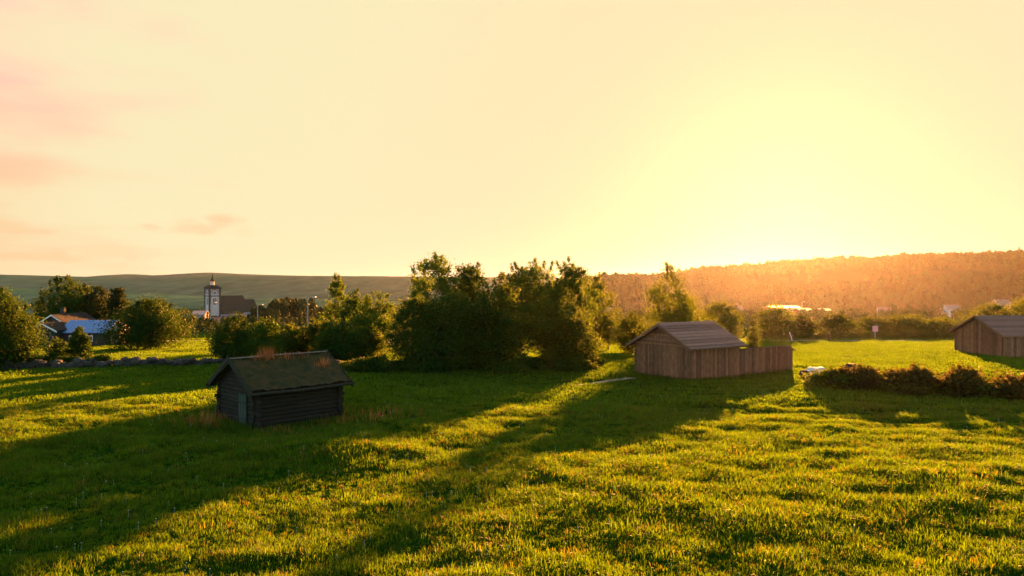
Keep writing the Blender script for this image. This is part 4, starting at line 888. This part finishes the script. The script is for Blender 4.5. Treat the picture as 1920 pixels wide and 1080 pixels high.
town(1900, 584, 430, 30, 'grey', 'pale', 'grey house with pale roof at the right edge behind the dark shed')
def hall(px0, px1, py, Yd, label):
    X0, X1 = PX(px0, Yd), PX(px1, Yd); zr = PZ(py, Yd); g = tz((X0 + X1) / 2, Yd + 8); H = zr - g; L_ = X1 - X0
    t = thing('long_building', label, 'building', (X0, Yd, g), 0)
    MB().box(0, L_, 0, 14, -1, H - 1.0).build('wall', M['redwood'], t)
    MB().prism([(-.6, H - 1.0), (7, H), (14.6, H - 1.0), (14.6, H - 1.2), (7, H - .2), (-.6, H - 1.2)], lambda p: (-.5, p[0], p[1]), lambda p: (L_ + .5, p[0], p[1])).build('roof', M['paleroof'], t)
    n = int(L_ / 3)
    for k in range(n):
        w_ = MB().box(k * L_ / n + .5, (k + 1) * L_ / n - .5, -.1, .02, H - 3.2, H - 1.7).build('window', M['white'], t); MB().box(k * L_ / n + .65, (k + 1) * L_ / n - .65, -.12, -.1, H - 3.05, H - 1.85).build('pane', M['glass'], w_)
hall(1446, 1501, 574, 430, 'long low red building with pale roof and parked cars before it')
hall(1505, 1562, 579, 415, 'long low red building with pale roof right of the tall lamp post')
def car(px, py, Yd, label, paint):
    X = PX(px, Yd); g = tz(X, Yd); t = thing('parked_car', label, 'car', (X, Yd, g), R(25), 'cars parked before the long building')
    b = [(-2.1, .35), (2.1, .35), (2.15, .8), (1.2, .95), (.55, 1.42), (-1.2, 1.45), (-1.95, .95), (-2.15, .8)]
    MB().prism(b, lambda p: (p[0], -.85, p[1]), lambda p: (p[0], .85, p[1])).build('body', M[paint], t)
    MB().prism([(-1.05, .95), (1.0, .95), (.5, 1.36), (-1.1, 1.38)], lambda p: (p[0], -.87, p[1]), lambda p: (p[0], .87, p[1])).build('side_window', M['glass'], t)
    for x_ in (-1.3, 1.3):
        for y_ in (-.78, .78): MB().tube([(x_, y_ - .1, .33), (x_, y_ + .1, .33)], .33, 12).build('wheel', M['rubber'], t)
for px, lb, pt in ((1459, 'leftmost of four pale cars parked before the long building', 'carwhite'), (1467, 'second from left of four pale cars before the long building', 'carsilver'), (1478, 'third from left of four pale cars before the long building', 'carwhite'), (1486, 'rightmost of four pale cars parked before the long building', 'carsilver')):
    car(px, 584, 404, lb, pt)

# ------------------------------------------------------------------ lamp posts, posts, sign, poles
def lamp(px, top, Yd, label, arm=1):
    X = PX(px, Yd); g = tz(X, Yd); h = PZ(top, Yd) - g
    t = thing('street_lamp', label, 'street lamp', (X, Yd, g), 0, 'street lamps along the valley road')
    MB().tube([(0, 0, -.3), (0, 0, h * .5), (0, 0, h - .25)], [.13, .11, .08], 8).build('pole', M['metal'], t)
    MB().tube([(0, 0, h - .3), (.25 * arm, 0, h), (1.1 * arm, 0, h + .1)], .05, 6).build('arm', M['metal'], t)
    hd = MB().box(min(.8 * arm, 1.5 * arm), max(.8 * arm, 1.5 * arm), -.16, .16, h + .05, h + .2).build('lamp_head', M['metal'], t)
    MB().box(min(.9 * arm, 1.4 * arm), max(.9 * arm, 1.4 * arm), -.12, .12, h, h + .048).build('lamp_glass', M['lampglass'], hd)
lamp(395, 568, 200, 'grey post with lamp standing in front of the church tower'); lamp(483, 572, 205, 'lamp post at the right end of the church choir')
lamp(577, 558, 135, 'tall lamp post above the small trees left of the feathery pine'); lamp(1504, 566, 380, 'thin lamp post between the two long buildings')
def post(px, base_y, top, Yd, label, m, r=.06, lean=0, cap=None):
    X = PX(px, Yd); g = tz(X, Yd); h = PZ(top, Yd) - g; t = thing('marker_post', label, 'post', (X, Yd, g))
    MB().tube([(0, 0, -.3), (lean * .5, 0, h * .5), (lean, 0, h)], [r, r, r * .9], 8).build('shaft', M[m], t)
    MB().tube([(lean, 0, h - .02), (lean * 1.04, 0, h + .16)], r * (1.7 if cap else 1.15), 8).build('cap', M[cap or m], t)
post(404, 637, 617, 109, 'pale marker post beside the sandy road below the church', 'greyboard', .10, 0, 'white'); post(1554, 640, 628, 104, 'short dark post at the edge of the sandy road', 'darkwood', .12)
post(1487, 638, 625, 104, 'leaning pale post at the start of the far field', 'white', .06, -.45)
Ys = 112; X = PX(1641, Ys); g = tz(X, Ys); t = thing('road_sign', 'small square pink sign on a post behind the far field', 'sign', (X, Ys, g))
MB().box(-.05, .05, -.05, .05, -.2, PZ(612, Ys) - g).build('post', M['metal'], t); MB().box(-.42, .42, -.09, -.055, PZ(622, Ys) - g, PZ(611, Ys) - g).build('sign_board', M['pinksign'], t)
X, Yp = PX(1612, 50), 50.0; g = tz(X, Yp); t = thing('bent_pole', 'thin bent pole sticking up out of the hedge against the sunny field', 'pole', (X, Yp, g))
MB().tube([(0, 0, -.2), (-.1, 0, 1.0), (-.62, .1, 1.95)], [.035, .03, .02], 6).build('shaft', M['darkwood'], t); MB().tube([(-.62, .1, 1.95), (-1.5, .3, 2.0)], [.018, .012], 5).build('tip', M['darkwood'], t)

# ------------------------------------------------------------------ tarpaulin heap, boulders, stone wall
def heap(x, y, sx, sy, sz, name, label, cat, mat, seed):
    n = 22; V = []; Fc = []
    for j in range(n):
        for i in range(n):
            u, w = i / (n - 1) * 2 - 1, j / (n - 1) * 2 - 1; q = max(0, 1 - (abs(u) ** 3 + abs(w) ** 3))
            z = sz * q ** .5 * (1 + .35 * float(vnoise(u * 2.5 + seed, w * 2.5, 51)) + .12 * float(vnoise(u * 9 + seed, w * 9, 52)))
            V.append((u * sx, w * sy, z - .05))
    for j in range(n - 1):
        for i in range(n - 1): Fc.append((j * n + i, j * n + i + 1, (j + 1) * n + i + 1, (j + 1) * n + i))
    o = link(name, np_mesh(name, np.array(V), np.array(Fc), mat, False)); o.location = (x, y, tz(x, y)); o.rotation_euler = (0, 0, .3); return tag(o, label, cat)
Yt = 55.5; heap(PX(1530, Yt), Yt, .95, .7, .62, 'tarpaulin', 'pale tarpaulin draped over a heap right of the lean-to', 'tarpaulin', M['tarp'], 3)
o = link('boulder', rock_mesh(71, M['stone'])); o.location = (PX(1508, 54.5), 54.5, tz(PX(1508, 54.5), 54.5) + .25); o.scale = (.38, .35, .3); tag(o, 'grey boulder between the lean-to corner and the tarpaulin', 'boulder')
o = link('boulder', rock_mesh(72, M['stone'])); o.location = (PX(1597, 51.5), 51.5, tz(PX(1597, 51.5), 51.5) + .75); o.scale = (.5, .45, .7); tag(o, 'large grey boulder rising out of the hedge beside the bent pole', 'boulder')
o = link('boulder', rock_mesh(73, M['pinkstone'])); o.location = (PX(706, 61), 61, tz(PX(706, 61), 61) + .3); o.scale = (.6, .5, .45); tag(o, 'pinkish boulder at the foot of the rounded tree', 'boulder')
ROCKS = [rock_mesh(80 + k, M['stone']) for k in range(6)]
def stone_wall(p0, p1, h, label, n):
    z = tz(*p0); t = thing('stone_wall', label, 'stone wall', (p0[0], p0[1], z)); r = random.Random(int(p0[0] * 10))
    for k in range(n):
        q = r.random(); x = p0[0] + (p1[0] - p0[0]) * q; y = p0[1] + (p1[1] - p0[1]) * q + r.gauss(0, .22); lv = r.random() ** 1.5
        o = link('stone', ROCKS[k % 6], t); s_ = r.uniform(.2, .42); o.location = (x - p0[0], y - p0[1], tz(x, y) - z + .08 + lv * h); o.scale = (s_ * 1.25, s_, s_ * .75); o.rotation_euler = (r.uniform(-.3, .3), r.uniform(-.3, .3), r.uniform(0, 6.28))
stone_wall((PX(-40, 59.5), 59.5), (PX(412, 62), 62), .45, 'long dark dry stone wall crossing the meadow before the farm', 210)
stone_wall((PX(630, 60.5), 60.5), (PX(738, 60), 60), .35, 'short dark stone wall between the log cabin and the grove', 46)

# ------------------------------------------------------------------ tall grass round the cabin, hay in the meadow
def grass_stuff(name, spots, mat, label, seed):
    r = random.Random(seed); V = []; Fc = []
    for (cx, cy, sx, sy, n, h0, h1, wd) in spots:
        for k in range(n):
            x, y = cx + r.gauss(0, sx), cy + r.gauss(0, sy); z = tz(x, y) - .03; h = r.uniform(h0, h1); a = r.uniform(0, 3.14); c, s_ = wd * math.cos(a), wd * math.sin(a); lx, ly = r.gauss(0, .2) * h, r.gauss(0, .2) * h; o = len(V)
            V += [(x - c, y - s_, z), (x + c, y + s_, z), (x + c * .7 + lx * .4, y + s_ * .7 + ly * .4, z + h * .6), (x - c * .7 + lx * .4, y - s_ * .7 + ly * .4, z + h * .6), (x + lx, y + ly, z + h)]; Fc += [(o, o + 1, o + 2), (o, o + 2, o + 3), (o + 3, o + 2, o + 4)]
    return tag(link(name, np_mesh(name, np.array(V), np.array(Fc), mat)), label, 'grass', kind='stuff')
along = [(-12.6 + .707 * q, 36.0 + .707 * q - .45, .3, .25, 120, .10, .38, .012) for q in np.arange(-.3, 5, .45)] + [(-12.6 - .707 * q - .35, 36 + .707 * q - .3, .3, .25, 110, .15, .55, .012) for q in np.arange(0, 4, .5)]
grass_stuff('tall_grass', along, M['grass'], 'tall rank grass growing against the walls of the log cabin', 5)
grass_stuff('dry_grass', [(-15.6, 37.8, .7, .8, 260, .25, .75, .010), (-7.9, 38.3, 1.3, 1.0, 240, .2, .6, .010), (-11.3, 35.3, .9, .5, 90, .2, .5, .010)], M['roofgrass'], 'tall reddish dry grass beside the log cabin corners', 6)
hedge_line = []
for k in range(44):
    q = k / 43; Yd = 48.5 - 4.2 * q + .5 * math.sin(q * 25); hedge_line.append((PX(1545 + q * 385, Yd) + random.uniform(-.2, .2), Yd + random.uniform(-.9, .7), .35, .35, 60, .4, 1.25 + .35 * math.sin(k * 1.9), .011))
grass_stuff('hedge_weeds', hedge_line, M['hedge'], 'tall brown weeds growing through and before the hedge at right', 8)
base_line = [(12.8 + .829 * q, 52.3 + .559 * q - .3, .3, .2, 34, .1, .4, .012) for q in np.arange(-.2, 12.3, .5)] + [(12.8 - .559 * q - .25, 52.3 + .829 * q - .2, .3, .2, 34, .1, .4, .012) for q in np.arange(0, 5.8, .5)]
grass_stuff('barn_weeds', base_line, M['grass'], 'uneven grass tufts along the foot of the plank barn walls', 9)
hay = []
for k in range(36): q = k / 35; hay.append((-2.0 + 2.3 * q, 21.9 - 1.0 * q + .25 * math.sin(q * 5), .10, .06, 14, .02, .10, .012))
for k in range(12): q = k / 11; hay.append((-8.6 + .9 * q, 28.8 + .1 * q, .1, .06, 12, .02, .1, .012))
for k in range(20): q = k / 19; hay.append((-9.4 + 3.2 * q, 25.0 - 1.0 * q, .15, .12, 8, .02, .1, .012))
grass_stuff('hay', hay, M['drygrass'], 'thin line of cut dry hay lying in the meadow', 7)

def flowers():
    r = random.Random(77); V = []; Fc = []
    for k in range(420):
        y = r.uniform(15, 46); x = r.uniform(-.72, .72) * y; z = tz(x, y) + r.uniform(.16, .26); w = r.uniform(.012, .022); o = len(V)
        for j in range(5): a = 6.283 * j / 5; V.append((x + w * math.cos(a), y + w * math.sin(a), z + .4 * w * (j % 2)))
        V.append((x, y, z - .012)); Fc += [(o + j, o + (j + 1) % 5, o + 5) for j in range(5)]
        V += [(x - .003, y, z - .2), (x + .003, y, z - .2), (x, y, z)]; Fc.append((o + 6, o + 7, o + 8))
    tag(link('meadow_flowers', np_mesh('meadow_flowers', np.array(V), np.array(Fc), M['white'])), 'tiny white flowers dotted through the meadow grass', 'flowers', kind='stuff')
flowers()

# ------------------------------------------------------------------ haze
HAZE = 0.18e-4
def haze():
    m, nt, N, L = nodes('evening_haze'); pv = N.new('ShaderNodeVolumePrincipled'); o = N.new('ShaderNodeOutputMaterial')
    pv.inputs['Color'].default_value = (.83, .86, .97, 1); pv.inputs['Density'].default_value = HAZE; pv.inputs['Anisotropy'].default_value = .82
    L.new(pv.outputs[0], o.inputs['Volume'])
    b = MB().box(-7000, 7000, -120, 6800, -52, 74).build('haze', m); b['kind'] = 'stuff'; b['label'] = 'thin warm evening haze filling the valley'; b['category'] = 'haze'
haze()
